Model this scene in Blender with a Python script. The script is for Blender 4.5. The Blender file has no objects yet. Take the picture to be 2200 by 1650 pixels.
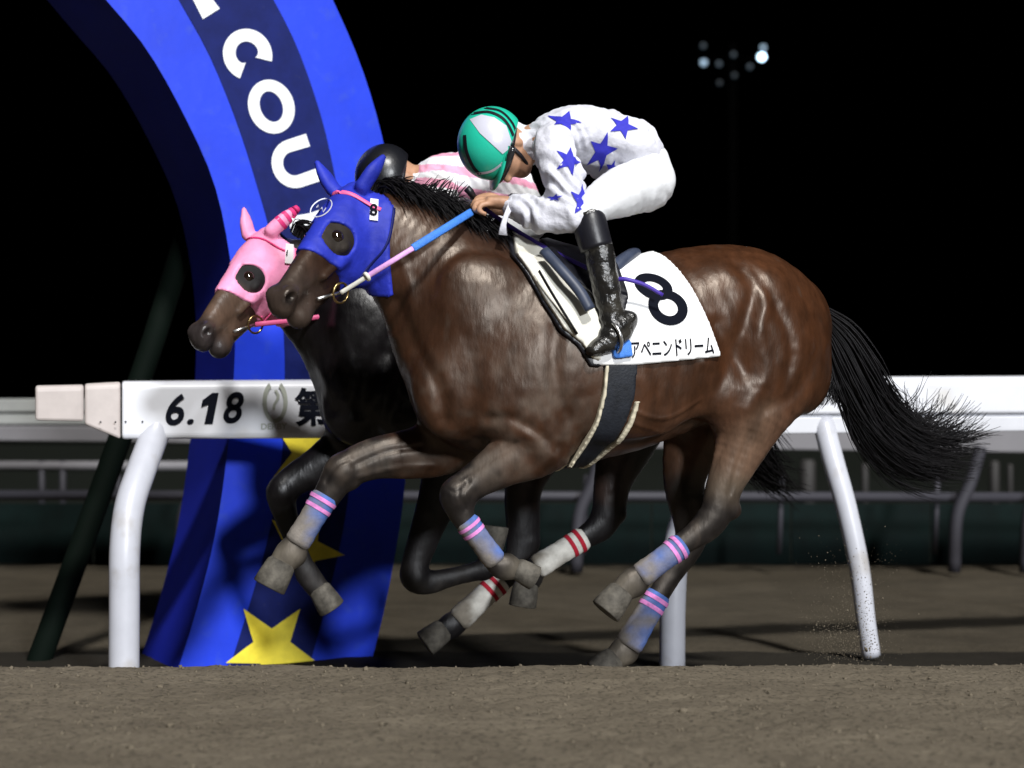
import bpy, bmesh, math, random
import numpy as np
from mathutils import Vector
from mathutils.bvhtree import BVHTree

# ------------------------------------------------------------------ camera, sky, floodlight key, exposure
scene = bpy.context.scene
COL = scene.collection
FPX, CAMH, CX, HY = 3400.0, 0.75, 1100.0, 950.0      # focal length and horizon in photograph pixels
cam = bpy.data.cameras.new('camera'); camo = bpy.data.objects.new('camera', cam); COL.objects.link(camo)
cam.sensor_width = 36.0; cam.lens = 36.0*FPX/2200.0
cam.shift_y = (HY-825.0)/2200.0
cam.clip_start = 0.05; cam.clip_end = 3000
camo.location = (0, 0, CAMH); camo.rotation_euler = (math.radians(90), 0, 0)
cam.dof.use_dof = True; cam.dof.focus_distance = 5.45; cam.dof.aperture_fstop = 1.8
scene.camera = camo

SUN_AZ, SUN_EL = math.radians(17), math.radians(47)  # light comes from behind the camera, a little from the right
world = bpy.data.worlds.new('World'); scene.world = world; world.use_nodes = True
wn = world.node_tree.nodes; wl = world.node_tree.links
sky = wn.new('ShaderNodeTexSky'); sky.sky_type = 'NISHITA'; sky.sun_disc = False
sky.sun_elevation = math.radians(-9); sky.sun_rotation = math.radians(180)-SUN_AZ
wl.new(sky.outputs[0], wn['Background'].inputs[0]); wn['Background'].inputs[1].default_value = 0.05

sun = bpy.data.lights.new('floodlight_key', 'SUN'); suno = bpy.data.objects.new('floodlight_key', sun); COL.objects.link(suno)
sun.energy = 3.8; sun.angle = math.radians(5.0); sun.color = (1.0, 0.985, 0.96)
sd = Vector((-math.sin(SUN_AZ)*math.cos(SUN_EL), math.cos(SUN_AZ)*math.cos(SUN_EL), -math.sin(SUN_EL)))
suno.rotation_euler = sd.to_track_quat('-Z', 'Y').to_euler(); suno.location = (3, -8, 8)

flood = bpy.data.lights.new('floodlight_bank', 'SPOT'); floodo = bpy.data.objects.new('floodlight_bank', flood); COL.objects.link(floodo)
flood.energy = 92000; flood.spot_size = math.radians(40); flood.spot_blend = .6; flood.shadow_soft_size = 2.5; flood.color = (.93, .96, 1.0)   # a second bank of the track's floodlights
floodo.location = (20, -41, 15); floodo.rotation_euler = (Vector((0, 6, .5))-floodo.location).to_track_quat('-Z', 'Y').to_euler()
scene.render.engine = 'CYCLES'
scene.view_settings.view_transform = 'Standard'; scene.view_settings.look = 'None'
scene.view_settings.gamma = 1.0; scene.view_settings.exposure = 0.0; scene.view_settings.use_curve_mapping = False
scene.cycles.use_denoising = True
scene.cycles.max_bounces = 6

RNG = np.random.default_rng(7)
random.seed(7)

# ------------------------------------------------------------------ frames: a standing place and heading, and the ray of a photograph pixel
class Frame:
    """Local x runs backwards along the running direction, local y away from the camera, z up."""
    def __init__(s, ox, oy, deg):
        s.o = np.array([ox, oy]); s.a = math.radians(deg); s.c, s.s = math.cos(s.a), math.sin(s.a)
        s.ld = np.array([s.s, -s.c])
    def T(s, px, py, v=0.0):
        rx = (px-CX)/FPX; rz = -(py-HY)/FPX
        t = (v + s.o @ s.ld)/(rx*s.ld[0]+s.ld[1])
        d = np.array([rx*t, t])-s.o
        return np.array([s.c*d[0]+s.s*d[1], -s.s*d[0]+s.c*d[1], CAMH+rz*t])
    def scale(s, px, v=0.0):                       # photograph pixels per metre there
        rx = (px-CX)/FPX
        return FPX/((v + s.o @ s.ld)/(rx*s.ld[0]+s.ld[1]))
    def world(s, p):
        p = np.atleast_2d(p)
        return np.stack([s.o[0]+s.c*p[:, 0]-s.s*p[:, 1], s.o[1]+s.s*p[:, 0]+s.c*p[:, 1], p[:, 2]], 1)

FR = Frame(0.375, 5.55, 15.0)     # the running line of the near horse; the rail is parallel to it
FA = Frame(-1.11, 7.02, 27.0)       # the finish arch stands a little turned
ZLOW = -0.25                      # ground level beyond the lip of the track

def at(px, py, Y):
    return np.array([(px-CX)/FPX*Y, Y, CAMH-(py-HY)/FPX*Y])

# ------------------------------------------------------------------ noise
def vnoise(P, sc, seed=0):
    P = np.asarray(P, dtype=np.float64)*sc + seed*17.31
    I = np.floor(P).astype(np.int64); f = P-I; f = f*f*(3-2*f)
    def h(a, b, c):
        n = (a*374761393 + b*668265263 + c*1274126177 + seed*9176) & 0x7fffffff
        n = ((n ^ (n >> 13))*1274126177) & 0x7fffffff
        return ((n ^ (n >> 16)) & 0xffff)/65535.0
    x, y, z = I[:, 0], I[:, 1], I[:, 2]; r = 0
    for dx in (0, 1):
        for dy in (0, 1):
            for dz in (0, 1):
                w = (f[:, 0] if dx else 1-f[:, 0])*(f[:, 1] if dy else 1-f[:, 1])*(f[:, 2] if dz else 1-f[:, 2])
                r = r + w*h(x+dx, y+dy, z+dz)
    return r*2-1
def fbm(P, sc, oct=3, seed=0):
    return sum(vnoise(P, sc*2**i, seed+i)*0.5**i for i in range(oct))

# ------------------------------------------------------------------ materials
def mat(name, col=(.5, .5, .5), rough=.5, spec=.5, attr=False, var=0.0, vscale=20.0, bump=0.0, bscale=60.0, bdist=.004,
        metal=0.0, emit=None, estr=0.0, coat=0.0, sheen=0.0, var2=None, stretch=None, rough_attr=False, stint=None):
    m = bpy.data.materials.new(name); m.use_nodes = True
    nt = m.node_tree; N = nt.nodes; L = nt.links; b = N['Principled BSDF']
    b.inputs['Roughness'].default_value = rough; b.inputs['Specular IOR Level'].default_value = spec
    b.inputs['Metallic'].default_value = metal; b.inputs['Coat Weight'].default_value = coat
    b.inputs['Sheen Weight'].default_value = sheen
    if stint: b.inputs['Specular Tint'].default_value = (*stint, 1)
    tc = N.new('ShaderNodeTexCoord'); src = tc.outputs['Object']
    if stretch:
        mp = N.new('ShaderNodeMapping'); mp.inputs['Scale'].default_value = stretch; L.new(src, mp.inputs[0]); src = mp.outputs[0]
    if attr:
        a = N.new('ShaderNodeAttribute'); a.attribute_name = 'Col'; cs = a.outputs['Color']
        if rough_attr: L.new(a.outputs['Alpha'], b.inputs['Roughness'])
    else:
        c = N.new('ShaderNodeRGB'); c.outputs[0].default_value = (*col, 1); cs = c.outputs[0]
    if var > 0:
        n = N.new('ShaderNodeTexNoise'); n.inputs['Scale'].default_value = vscale; n.inputs['Detail'].default_value = 6
        n.inputs['Roughness'].default_value = .62; L.new(src, n.inputs[0])
        mr = N.new('ShaderNodeMapRange'); mr.inputs[1].default_value = .3; mr.inputs[2].default_value = .7
        mr.inputs[3].default_value = 1-var; mr.inputs[4].default_value = 1+var; L.new(n.outputs[0], mr.inputs[0])
        mx = N.new('ShaderNodeVectorMath'); mx.operation = 'MULTIPLY'; L.new(cs, mx.inputs[0]); L.new(mr.outputs[0], mx.inputs[1]); cs = mx.outputs[0]
    if var2:                                       # dirt or dust in patches: (colour, scale, low, high)
        c2, s2, lo, hi = var2
        n = N.new('ShaderNodeTexNoise'); n.inputs['Scale'].default_value = s2; n.inputs['Detail'].default_value = 8; L.new(src, n.inputs[0])
        mr = N.new('ShaderNodeMapRange'); mr.inputs[1].default_value = lo; mr.inputs[2].default_value = hi; L.new(n.outputs[0], mr.inputs[0])
        mx = N.new('ShaderNodeMix'); mx.data_type = 'RGBA'; L.new(mr.outputs[0], mx.inputs[0]); L.new(cs, mx.inputs[6]); mx.inputs[7].default_value = (*c2, 1); cs = mx.outputs[2]
    L.new(cs, b.inputs['Base Color'])
    if bump > 0:
        n = N.new('ShaderNodeTexNoise'); n.inputs['Scale'].default_value = bscale; n.inputs['Detail'].default_value = 5; L.new(src, n.inputs[0])
        bp = N.new('ShaderNodeBump'); bp.inputs['Strength'].default_value = bump; bp.inputs['Distance'].default_value = bdist
        L.new(n.outputs[0], bp.inputs['Height']); L.new(bp.outputs[0], b.inputs['Normal'])
    if emit:
        b.inputs['Emission Color'].default_value = (*emit, 1); b.inputs['Emission Strength'].default_value = estr
    return m

DUST = (.19, .165, .13)
M = dict(
    coat_bay=mat('bay_coat', rough=.45, spec=.40, stint=(1.0, .88, .76), attr=True, rough_attr=True, var=.36, vscale=24, bump=.26, bscale=75, bdist=.004, stretch=(1, 1, .38), var2=((.052, .040, .031), 16, .64, .97)),
    coat_black=mat('black_coat', rough=.40, spec=.30, attr=True, rough_attr=True, var=.4, vscale=26, bump=.35, bscale=75, bdist=.004, stretch=(1, 1, .38)),
    hair=mat('black_hair', (.0048, .0042, .005), .5, .22, var=.5, vscale=22),
    hoof=mat('dusty_hoof', (.085, .077, .064), .75, .25, var=.6, vscale=22, bump=.5, bscale=90),
    blue_hood=mat('blue_hood_cloth', (.016, .028, .36), .6, .3, var=.25, vscale=9, bump=.6, bscale=24, bdist=.006),
    blue_dark=mat('dark_blue_seam', (.006, .010, .10), .6, .3),
    pink_hood=mat('pink_hood_cloth', (.82, .29, .48), .5, .35, var=.15, vscale=9, bump=.6, bscale=24, bdist=.006),
    magenta=mat('magenta_cloth', (.62, .03, .16), .55, .3),
    pink=mat('pink_strap', (.78, .12, .30), .5, .4),
    lilac=mat('lilac_rein', (.70, .36, .72), .5, .4, var=.2, vscale=60),
    sky_rein=mat('blue_rein_grip', (.05, .20, .66), .55, .35, var=.15, vscale=90, bump=.6, bscale=300),
    white_cloth=mat('white_cloth', (.60, .60, .66), .75, .2, bump=.6, bscale=30, bdist=.012, var=.03, vscale=30),
    white_breeches=mat('white_breeches', (.72, .73, .75), .6, .25, bump=.45, bscale=20, bdist=.008, var=.03, vscale=30),
    white_pad=mat('white_pad', (.70, .68, .60), .8, .2, var=.1, vscale=10, bump=.3, bscale=60, var2=((.30, .26, .17), 5, .55, .8)),
    white_number=mat('white_number_cloth', (.82, .82, .82), .7, .2, bump=.15, bscale=14, bdist=.006, var=.02, vscale=8),
    star_blue=mat('blue_print', (.035, .035, .42), .7, .2, var=.15, vscale=40),
    print_black=mat('black_print', (.006, .007, .012), .9, .05),
    boot=mat('black_boot_leather', (.010, .0095, .009), .26, .6, bump=.8, bscale=34, bdist=.012, var2=((.055, .05, .04), 9, .5, .8)),
    black=mat('black_leather', (.010, .010, .014), .4, .45, bump=.2, bscale=60),
    saddle_blue=mat('dark_saddle_leather', (.035, .045, .075), .45, .4, var=.2, vscale=20),
    girth=mat('dark_girth_web', (.009, .011, .016), .6, .3, var=.4, vscale=25, bump=.4, bscale=120),
    cream=mat('cream_edge', (.55, .50, .38), .7, .2, var=.2, vscale=30),
    bandage=mat('leg_bandage', rough=.85, spec=.15, attr=True, var=.15, vscale=40, bump=.5, bscale=140, bdist=.003),
    band_pink=mat('pink_stripe', (.62, .22, .52), .8, .15, var=.3, vscale=40),
    band_red=mat('red_stripe', (.45, .02, .04), .8, .15, var=.2, vscale=40),
    brass=mat('brass_ring', (.42, .30, .13), .3, .5, metal=1.0),
    steel=mat('steel_bit', (.6, .6, .6), .3, .5, metal=1.0),
    eye=mat('dark_eye', (.012, .007, .005), .06, .8, coat=1.0),
    skin=mat('skin', (.42, .23, .14), .5, .4, var=.15, vscale=25, var2=((.25, .13, .08), 16, .5, .8)),
    green=mat('green_helmet_cover', (.018, .46, .31), .30, .5, bump=.2, bscale=30),
    helmet_white=mat('white_helmet_panel', (.52, .52, .60), .32, .5, bump=.2, bscale=30),
    helmet_black=mat('black_helmet_cover', (.007, .0075, .010), .34, .5, bump=.3, bscale=14, bdist=.012),
    goggle=mat('dark_goggle', (.02, .02, .022), .15, .7),
    silk_pink=mat('pink_silk', (.82, .30, .44), .5, .3, bump=.4, bscale=24, bdist=.01),
    purple=mat('purple_whip', (.06, .03, .32), .5, .4),
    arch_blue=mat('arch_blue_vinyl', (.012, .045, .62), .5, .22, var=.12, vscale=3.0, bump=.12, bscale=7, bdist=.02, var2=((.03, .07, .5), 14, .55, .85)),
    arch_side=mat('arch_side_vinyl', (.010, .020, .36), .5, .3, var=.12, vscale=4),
    arch_navy=mat('arch_navy_print', (.006, .012, .10), .6, .12, var=.25, vscale=7, var2=((.03, .035, .10), 30, .66, .85)),
    arch_white=mat('arch_white_print', (.80, .82, .85), .5, .3, var=.04, vscale=10),
    star_yellow=mat('yellow_print', (.80, .66, .05), .5, .3, var=.15, vscale=12),
    rail=mat('white_rail_paint', (.62, .63, .67), .4, .4, var=.04, vscale=6, var2=((.52, .49, .44), 4, .58, .85)),
    rail_cap=mat('cream_rail_cap', (.46, .41, .39), .45, .4, var=.08, vscale=9),
    logo=mat('grey_logo', (.36, .38, .33), .6, .3),
    post=mat('white_post', (.47, .48, .53), .38, .45, var=.06, vscale=8, var2=((.28, .25, .21), 6, .54, .8)),
    far_rail=mat('far_rail_paint', (.17, .165, .175), .6, .3, var=.1, vscale=3),
    far_white=mat('far_rail_white', (.32, .33, .32), .6, .3, var=.1, vscale=3),
    far_pipe=mat('far_pipe', (.038, .037, .046), .6, .3),
    unlit_panel=mat('unlit_green_panel', (.0008, .0055, .005), .8, .15, var=.35, vscale=4),  # green taken almost to black: the lack of light is in the colour
    pole=mat('dark_green_pole', (.0015, .004, .0025), .8, .08),
    lamp_case=mat('lamp_case', (.0008, .0008, .0008), .9, .0),
)
def ground_mat(name, c1, c2, pits):
    m = bpy.data.materials.new(name); m.use_nodes = True
    nt = m.node_tree; N = nt.nodes; L = nt.links; b = N['Principled BSDF']; b.inputs['Roughness'].default_value = .95
    b.inputs['Specular IOR Level'].default_value = .15
    tc = N.new('ShaderNodeTexCoord'); src = tc.outputs['Object']
    n1 = N.new('ShaderNodeTexNoise'); n1.inputs['Scale'].default_value = 2.2; n1.inputs['Detail'].default_value = 10; n1.inputs['Roughness'].default_value = .7
    L.new(src, n1.inputs[0])
    mr = N.new('ShaderNodeMapRange'); mr.inputs[1].default_value = .35; mr.inputs[2].default_value = .65; L.new(n1.outputs[0], mr.inputs[0])
    mx = N.new('ShaderNodeMix'); mx.data_type = 'RGBA'; L.new(mr.outputs[0], mx.inputs[0]); mx.inputs[6].default_value = (*c1, 1); mx.inputs[7].default_value = (*c2, 1)
    n3 = N.new('ShaderNodeTexNoise'); n3.inputs['Scale'].default_value = 62; n3.inputs['Detail'].default_value = 4; L.new(src, n3.inputs[0])
    m3 = N.new('ShaderNodeMapRange'); m3.inputs[1].default_value = .36; m3.inputs[2].default_value = .46; m3.inputs[3].default_value = pits; m3.inputs[4].default_value = 1; L.new(n3.outputs[0], m3.inputs[0])
    ml = N.new('ShaderNodeVectorMath'); ml.operation = 'MULTIPLY'; L.new(mx.outputs[2], ml.inputs[0]); L.new(m3.outputs[0], ml.inputs[1])
    L.new(ml.outputs[0], b.inputs['Base Color'])
    n2 = N.new('ShaderNodeTexNoise'); n2.inputs['Scale'].default_value = 55; n2.inputs['Detail'].default_value = 8; n2.inputs['Roughness'].default_value = .7; L.new(src, n2.inputs[0])
    bp = N.new('ShaderNodeBump'); bp.inputs['Strength'].default_value = .9; bp.inputs['Distance'].default_value = .012
    L.new(n2.outputs[0], bp.inputs['Height']); L.new(bp.outputs[0], b.inputs['Normal'])
    return m
M['dirt'] = ground_mat('track_dirt', (.132, .110, .080), (.178, .150, .110), .52)
M['dimmed'] = ground_mat('dimmed_dirt', (.052, .043, .030), (.082, .068, .048), .6)  # same dirt, with the weaker light beyond the rail put into its colour
M['shaded'] = ground_mat('shaded_dirt', (.016, .0135, .010), (.026, .022, .016), .7)  # dirt colour darkened to stand for shade
M['unlit_turf'] = ground_mat('unlit_turf', (.004, .006, .004), (.007, .009, .006), .8)  # near-black: floodlights not reaching the far ground is put into the colour

# ------------------------------------------------------------------ scene objects
def tag(o, label=None, cat=None, group=None, kind=None):
    if label: o['label'] = label
    if cat: o['category'] = cat
    if group: o['group'] = group
    if kind: o['kind'] = kind
    return o
def empty(name, loc=(0, 0, 0), rz=0.0):
    o = bpy.data.objects.new(name, None); COL.objects.link(o); o.location = loc; o.rotation_euler = (0, 0, rz); o.empty_display_size = .1
    return o
class Thing:
    """An Empty at local point org of a Frame; parts are given in frame coordinates."""
    def __init__(s, name, frame, org=(0, 0, 0)):
        s.f = frame; s.org = np.array(org, float); w = frame.world(s.org)[0]
        s.e = empty(name, tuple(w), frame.a)
def build(name, V, F, material, parent=None, smooth=True, col=None, tri=None):
    V = np.ascontiguousarray(V, dtype=np.float32)
    me = bpy.data.meshes.new(name)
    if isinstance(F, np.ndarray):
        k = F.shape[1]; n = len(F)
        me.vertices.add(len(V)); me.vertices.foreach_set('co', V.ravel())
        me.loops.add(n*k); me.loops.foreach_set('vertex_index', np.ascontiguousarray(F, dtype=np.int32).ravel())
        me.polygons.add(n); me.polygons.foreach_set('loop_start', np.arange(0, n*k, k, dtype=np.int32))
        me.update(calc_edges=True); me.validate()
    else:
        me.from_pydata([tuple(map(float, v)) for v in V], [], F); me.update()
    if smooth: me.polygons.foreach_set('use_smooth', np.ones(len(me.polygons), dtype=bool))
    if col is not None:
        a = me.color_attributes.new('Col', 'FLOAT_COLOR', 'POINT')
        c = np.ones((len(V), 4), dtype=np.float32); c[:, :np.shape(col)[-1]] = col; a.data.foreach_set('color', c.ravel())
    me.materials.append(material)
    o = bpy.data.objects.new(name, me); COL.objects.link(o)
    if parent is not None: o.parent = parent
    return o
def part(t, name, V, F, material, parent=None, **k):
    return build(name, np.asarray(V)-t.org, F, material, parent or t.e, **k)

# ------------------------------------------------------------------ shapes: lofts, tubes, plates
def norm(a):
    a = np.asarray(a, float); return a/(np.linalg.norm(a)+1e-12)
def catmull(P, n):
    P = np.asarray(P, float); Q = np.vstack([2*P[0]-P[1], P, 2*P[-1]-P[-2]]); out = []
    for i in range(len(P)-1):
        a, b, c, d = Q[i:i+4]
        for t in np.arange(n)/n:
            out.append(.5*((2*b)+(-a+c)*t+(2*a-5*b+4*c-d)*t*t+(-a+3*b-3*c+d)*t**3))
    out.append(P[-1]); return np.array(out)
def loft(path, rs, rl, lat=(0, 1, 0), seg=16, cap=True, power=2.0):
    """Rings of half-size rs (in the plane of the path) and rl (along lat) along a 3-D path."""
    path = np.asarray(path, float); n = len(path); rs = np.broadcast_to(rs, n); rl = np.broadcast_to(rl, n); V = []
    for i in range(n):
        t = norm(path[min(i+1, n-1)]-path[max(i-1, 0)]); l = norm(np.asarray(lat, float)-np.dot(lat, t)*t); s = np.cross(t, l)
        for k in range(seg):
            a = 2*math.pi*k/seg; ca, sa = math.cos(a), math.sin(a)
            ca = math.copysign(abs(ca)**(2/power), ca); sa = math.copysign(abs(sa)**(2/power), sa)
            V.append(path[i]+l*rl[i]*ca+s*rs[i]*sa)
    F = [(i*seg+k, i*seg+(k+1) % seg, (i+1)*seg+(k+1) % seg, (i+1)*seg+k) for i in range(n-1) for k in range(seg)]
    if cap: F += [tuple(range(seg))[::-1], tuple(range((n-1)*seg, n*seg))]
    return np.array(V), F
def extrude_poly(P3, d):
    """A flat outline of 3-D points given thickness along d."""
    P3 = np.asarray(P3, float); n = len(P3); d = np.asarray(d, float)
    V = np.vstack([P3, P3+d]); F = [tuple(range(n))[::-1], tuple(range(n, 2*n))]+[(i, (i+1) % n, n+(i+1) % n, n+i) for i in range(n)]
    return V, F
def orient(o):
    bm = bmesh.new(); bm.from_mesh(o.data); bmesh.ops.recalc_face_normals(bm, faces=bm.faces); bm.to_mesh(o.data); bm.free(); return o
def bevel(o, w, seg=2):
    m = o.modifiers.new('edge', 'BEVEL'); m.width = w; m.segments = seg; m.limit_method = 'ANGLE'; return o
def mesh_from(V, F): return [Vector(v) for v in V], F

# ------------------------------------------------------------------ solid bodies as blended distance fields, turned into one skin
class Field:
    def __init__(s, lo, hi, h):
        s.lo = np.array(lo, float); s.h = h; s.n = np.ceil((np.array(hi)-s.lo)/h).astype(int)+1
        s.D = np.full(s.n, 1.0, np.float32)
        s.ax = [(s.lo[i]+h*np.arange(s.n[i])).astype(np.float32) for i in range(3)]
    def sl(s, lo, hi):
        a = np.clip(np.floor((np.array(lo)-s.lo)/s.h).astype(int), 0, s.n); b = np.clip(np.ceil((np.array(hi)-s.lo)/s.h).astype(int)+1, 0, s.n)
        return tuple(slice(a[i], max(a[i], b[i])) for i in range(3))
    def grid(s, sl):
        return s.ax[0][sl[0]][:, None, None], s.ax[1][sl[1]][None, :, None], s.ax[2][sl[2]][None, None, :]
    def merge(s, sl, d, k, op):
        D = s.D[sl]
        if D.size == 0: return
        if op == 'add':
            h = np.maximum(k-np.abs(D-d), 0)/k; s.D[sl] = np.minimum(D, d)-h*h*k*.25
        else:
            d = -d; h = np.maximum(k-np.abs(D-d), 0)/k; s.D[sl] = np.maximum(D, d)+h*h*k*.25
    def chain(s, P, rs, rl, lat=(0, 1, 0), k=.03, op='add', sub=4):
        A = np.column_stack([P, rs, rl]); A = catmull(A, sub) if len(A) > 2 and sub > 1 else A
        P, rs, rl = A[:, :3], np.maximum(A[:, 3], .002), np.maximum(A[:, 4], .002)
        mg = max(rs.max(), rl.max())+k+.03
        SL = s.sl(P.min(0)-mg, P.max(0)+mg); off = [q.start for q in SL]
        d = np.full([q.stop-q.start for q in SL], 1.0, np.float32)
        for i in range(len(P)-1):
            a, b = P[i], P[i+1]; m2 = max(rs[i], rs[i+1], rl[i], rl[i+1])+k+.03
            S = s.sl(np.minimum(a, b)-m2, np.maximum(a, b)+m2)
            X, Y, Z = s.grid(S); L = np.linalg.norm(b-a)+1e-9; t = (b-a)/L
            l = norm(np.asarray(lat, float)-np.dot(lat, t)*t); e = np.cross(t, l)
            qx, qy, qz = X-a[0], Y-a[1], Z-a[2]
            tau = qx*t[0]+qy*t[1]+qz*t[2]; w = np.clip(tau/L, 0, 1); ax = tau-w*L
            sc = qx*e[0]+qy*e[1]+qz*e[2]; lc = qx*l[0]+qy*l[1]+qz*l[2]
            Rs = rs[i]+(rs[i+1]-rs[i])*w; Rl = rl[i]+(rl[i+1]-rl[i])*w; Rm = np.minimum(Rs, Rl)
            k0 = np.sqrt((sc/Rs)**2+(lc/Rl)**2+(ax/Rm)**2); k1 = np.sqrt((sc/Rs**2)**2+(lc/Rl**2)**2+(ax/Rm**2)**2)+1e-6
            dd = np.where(k0 < 1e-3, -Rm, k0*(k0-1)/k1)
            T = tuple(slice(S[j].start-off[j], S[j].stop-off[j]) for j in range(3))
            d[T] = np.minimum(d[T], dd)
        s.merge(SL, d, k, op)
    def ell(s, c, axes, r, k=.03, op='add'):
        c = np.asarray(c, float); mg = max(r)+k+.03; S = s.sl(c-mg, c+mg); X, Y, Z = s.grid(S); q = (X-c[0], Y-c[1], Z-c[2])
        k0 = 0; k1 = 0
        for a, ri in zip(axes, r):
            a = norm(a); u = q[0]*a[0]+q[1]*a[1]+q[2]*a[2]; k0 = k0+(u/ri)**2; k1 = k1+(u/ri**2)**2
        k0 = np.sqrt(k0); k1 = np.sqrt(k1)+1e-6
        s.merge(S, np.where(k0 < 1e-3, -min(r), k0*(k0-1)/k1), k, op)
    def skin(s, D=None, lo=None):
        D = s.D if D is None else D; lo = s.lo if lo is None else lo
        return nets(D, lo, s.h)
def nets(D, lo, h):
    B = D < 0; n = D.shape
    cnt = np.zeros([m-1 for m in n], np.int8)
    for dx in (0, 1):
        for dy in (0, 1):
            for dz in (0, 1): cnt += B[dx:n[0]-1+dx, dy:n[1]-1+dy, dz:n[2]-1+dz]
    act = np.argwhere((cnt > 0) & (cnt < 8)); idx = np.full(cnt.shape, -1, np.int32); idx[tuple(act.T)] = np.arange(len(act))
    C = [(dx, dy, dz) for dx in (0, 1) for dy in (0, 1) for dz in (0, 1)]
    val = np.stack([D[act[:, 0]+c[0], act[:, 1]+c[1], act[:, 2]+c[2]] for c in C], 1)
    S = np.zeros((len(act), 3)); W = np.zeros(len(act))
    for i in range(8):
        for j in range(i+1, 8):
            if sum(abs(a-b) for a, b in zip(C[i], C[j])) != 1: continue
            m = (val[:, i] < 0) != (val[:, j] < 0); t = val[:, i]/(val[:, i]-val[:, j]+1e-12)
            p = np.array(C[i])[None]+t[:, None]*(np.array(C[j])-np.array(C[i]))[None]
            S[m] += p[m]; W[m] += 1
    V = lo+h*(act+S/W[:, None]); Q = []
    for ax in range(3):
        a = [slice(None)]*3; b = [slice(None)]*3; a[ax] = slice(0, n[ax]-1); b[ax] = slice(1, n[ax])
        e = np.argwhere(B[tuple(a)] != B[tuple(b)]); u, v = [(1, 2), (2, 0), (0, 1)][ax]
        e = e[(e[:, u] > 0) & (e[:, v] > 0) & (e[:, u] < n[u]-1) & (e[:, v] < n[v]-1)]
        q = []
        for du, dv in ((1, 1), (0, 1), (0, 0), (1, 0)):
            f = e.copy(); f[:, u] -= du; f[:, v] -= dv; q.append(idx[tuple(f.T)])
        q = np.stack(q, 1); fl = ~B[tuple(e.T)]; q[fl] = q[fl][:, ::-1]; Q.append(q)
    Q = np.vstack(Q); Q = Q[(Q >= 0).all(1)]
    return V, Q
def relax(V, Q, it=2, w=.5):
    E = np.vstack([Q[:, [0, 1]], Q[:, [1, 2]], Q[:, [2, 3]], Q[:, [3, 0]]]); n = len(V)
    c = np.bincount(E.ravel(), minlength=n)[:, None]+1e-9
    for q in range(it):
        S = np.stack([np.bincount(E[:, 0], V[E[:, 1], i], n)+np.bincount(E[:, 1], V[E[:, 0], i], n) for i in range(3)], 1)
        V = V+(S/c-V)*(w if q % 2 == 0 else -w*.9)*1.0
    return V
def normals(V, Q):
    fn = np.cross(V[Q[:, 2]]-V[Q[:, 0]], V[Q[:, 3]]-V[Q[:, 1]]); N = np.zeros_like(V)
    for k in range(4):
        for i in range(3): N[:, i] += np.bincount(Q[:, k], fn[:, i], len(V))
    return N/(np.linalg.norm(N, axis=1, keepdims=True)+1e-12)
def seg_dist(P, poly):
    d = np.full(len(P), 9.0)
    for a, b in zip(poly[:-1], poly[1:]):
        ab = b-a; t = np.clip((P-a) @ ab/(ab @ ab+1e-12), 0, 1); d = np.minimum(d, np.linalg.norm(P-a-t[:, None]*ab, axis=1))
    return d
def poly_sd(X, Z, poly):
    """Signed distance to a 2-D outline."""
    d = np.full(np.broadcast(X, Z).shape, 9.0, np.float32); ins = np.zeros(d.shape, bool); n = len(poly)
    for i in range(n):
        a, b = poly[i], poly[(i+1) % n]; ex, ez = b[0]-a[0], b[1]-a[1]
        t = np.clip(((X-a[0])*ex+(Z-a[1])*ez)/(ex*ex+ez*ez+1e-12), 0, 1)
        d = np.minimum(d, np.hypot(X-a[0]-t*ex, Z-a[1]-t*ez))
        cnd = (a[1] > Z) != (b[1] > Z); ins ^= cnd & (X < (b[0]-a[0])*(Z-a[1])/(b[1]-a[1]+1e-12)+a[0])
    return np.where(ins, -d, d)
def shell(F, sl, region, off, keep=.004):
    """A garment: the skin of F pushed out by off inside region, with no inner side."""
    D = np.maximum(F.D[sl]-off, region); lo = F.lo+F.h*np.array([q.start for q in sl])
    V, Q = nets(D, lo, F.h)
    V = relax(V, Q, 2)
    ii = [np.clip(np.rint((V[:, i]-F.lo[i])/F.h).astype(int), 0, F.n[i]-1) for i in range(3)]
    inside = F.D[tuple(ii)] < -keep
    Q = Q[~inside[Q].any(1)]
    u, inv = np.unique(Q.ravel(), return_inverse=True)
    return V[u], inv.reshape(Q.shape)

# ------------------------------------------------------------------ lettering as outlines
def text_outline(s, bold=0.0, shear=0.0):
    cu = bpy.data.curves.new('t', 'FONT'); cu.body = s; cu.offset = bold; cu.shear = shear; cu.resolution_u = 6
    o = bpy.data.objects.new('t', cu); COL.objects.link(o); dg = bpy.context.evaluated_depsgraph_get(); dg.update()
    me = o.evaluated_get(dg).to_mesh(); V = np.array([v.co[:] for v in me.vertices]).reshape(-1, 3); F = [tuple(p.vertices) for p in me.polygons]
    o.evaluated_get(dg).to_mesh_clear(); bpy.data.objects.remove(o); bpy.data.curves.remove(cu)
    return V[:, :2], F
def fit_px(V, cx, cy, w, h, rot=0.0):
    """Scale an outline (y up) into a w by h box of photograph pixels at cx, cy (y down)."""
    lo, hi = V.min(0), V.max(0); P = (V-(lo+hi)/2)/(hi-lo+1e-9)*np.array([w, h]); a = math.radians(rot); c, s_ = math.cos(a), math.sin(a)
    return np.column_stack([cx+P[:, 0]*c+P[:, 1]*s_, cy+P[:, 0]*s_-P[:, 1]*c])
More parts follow.
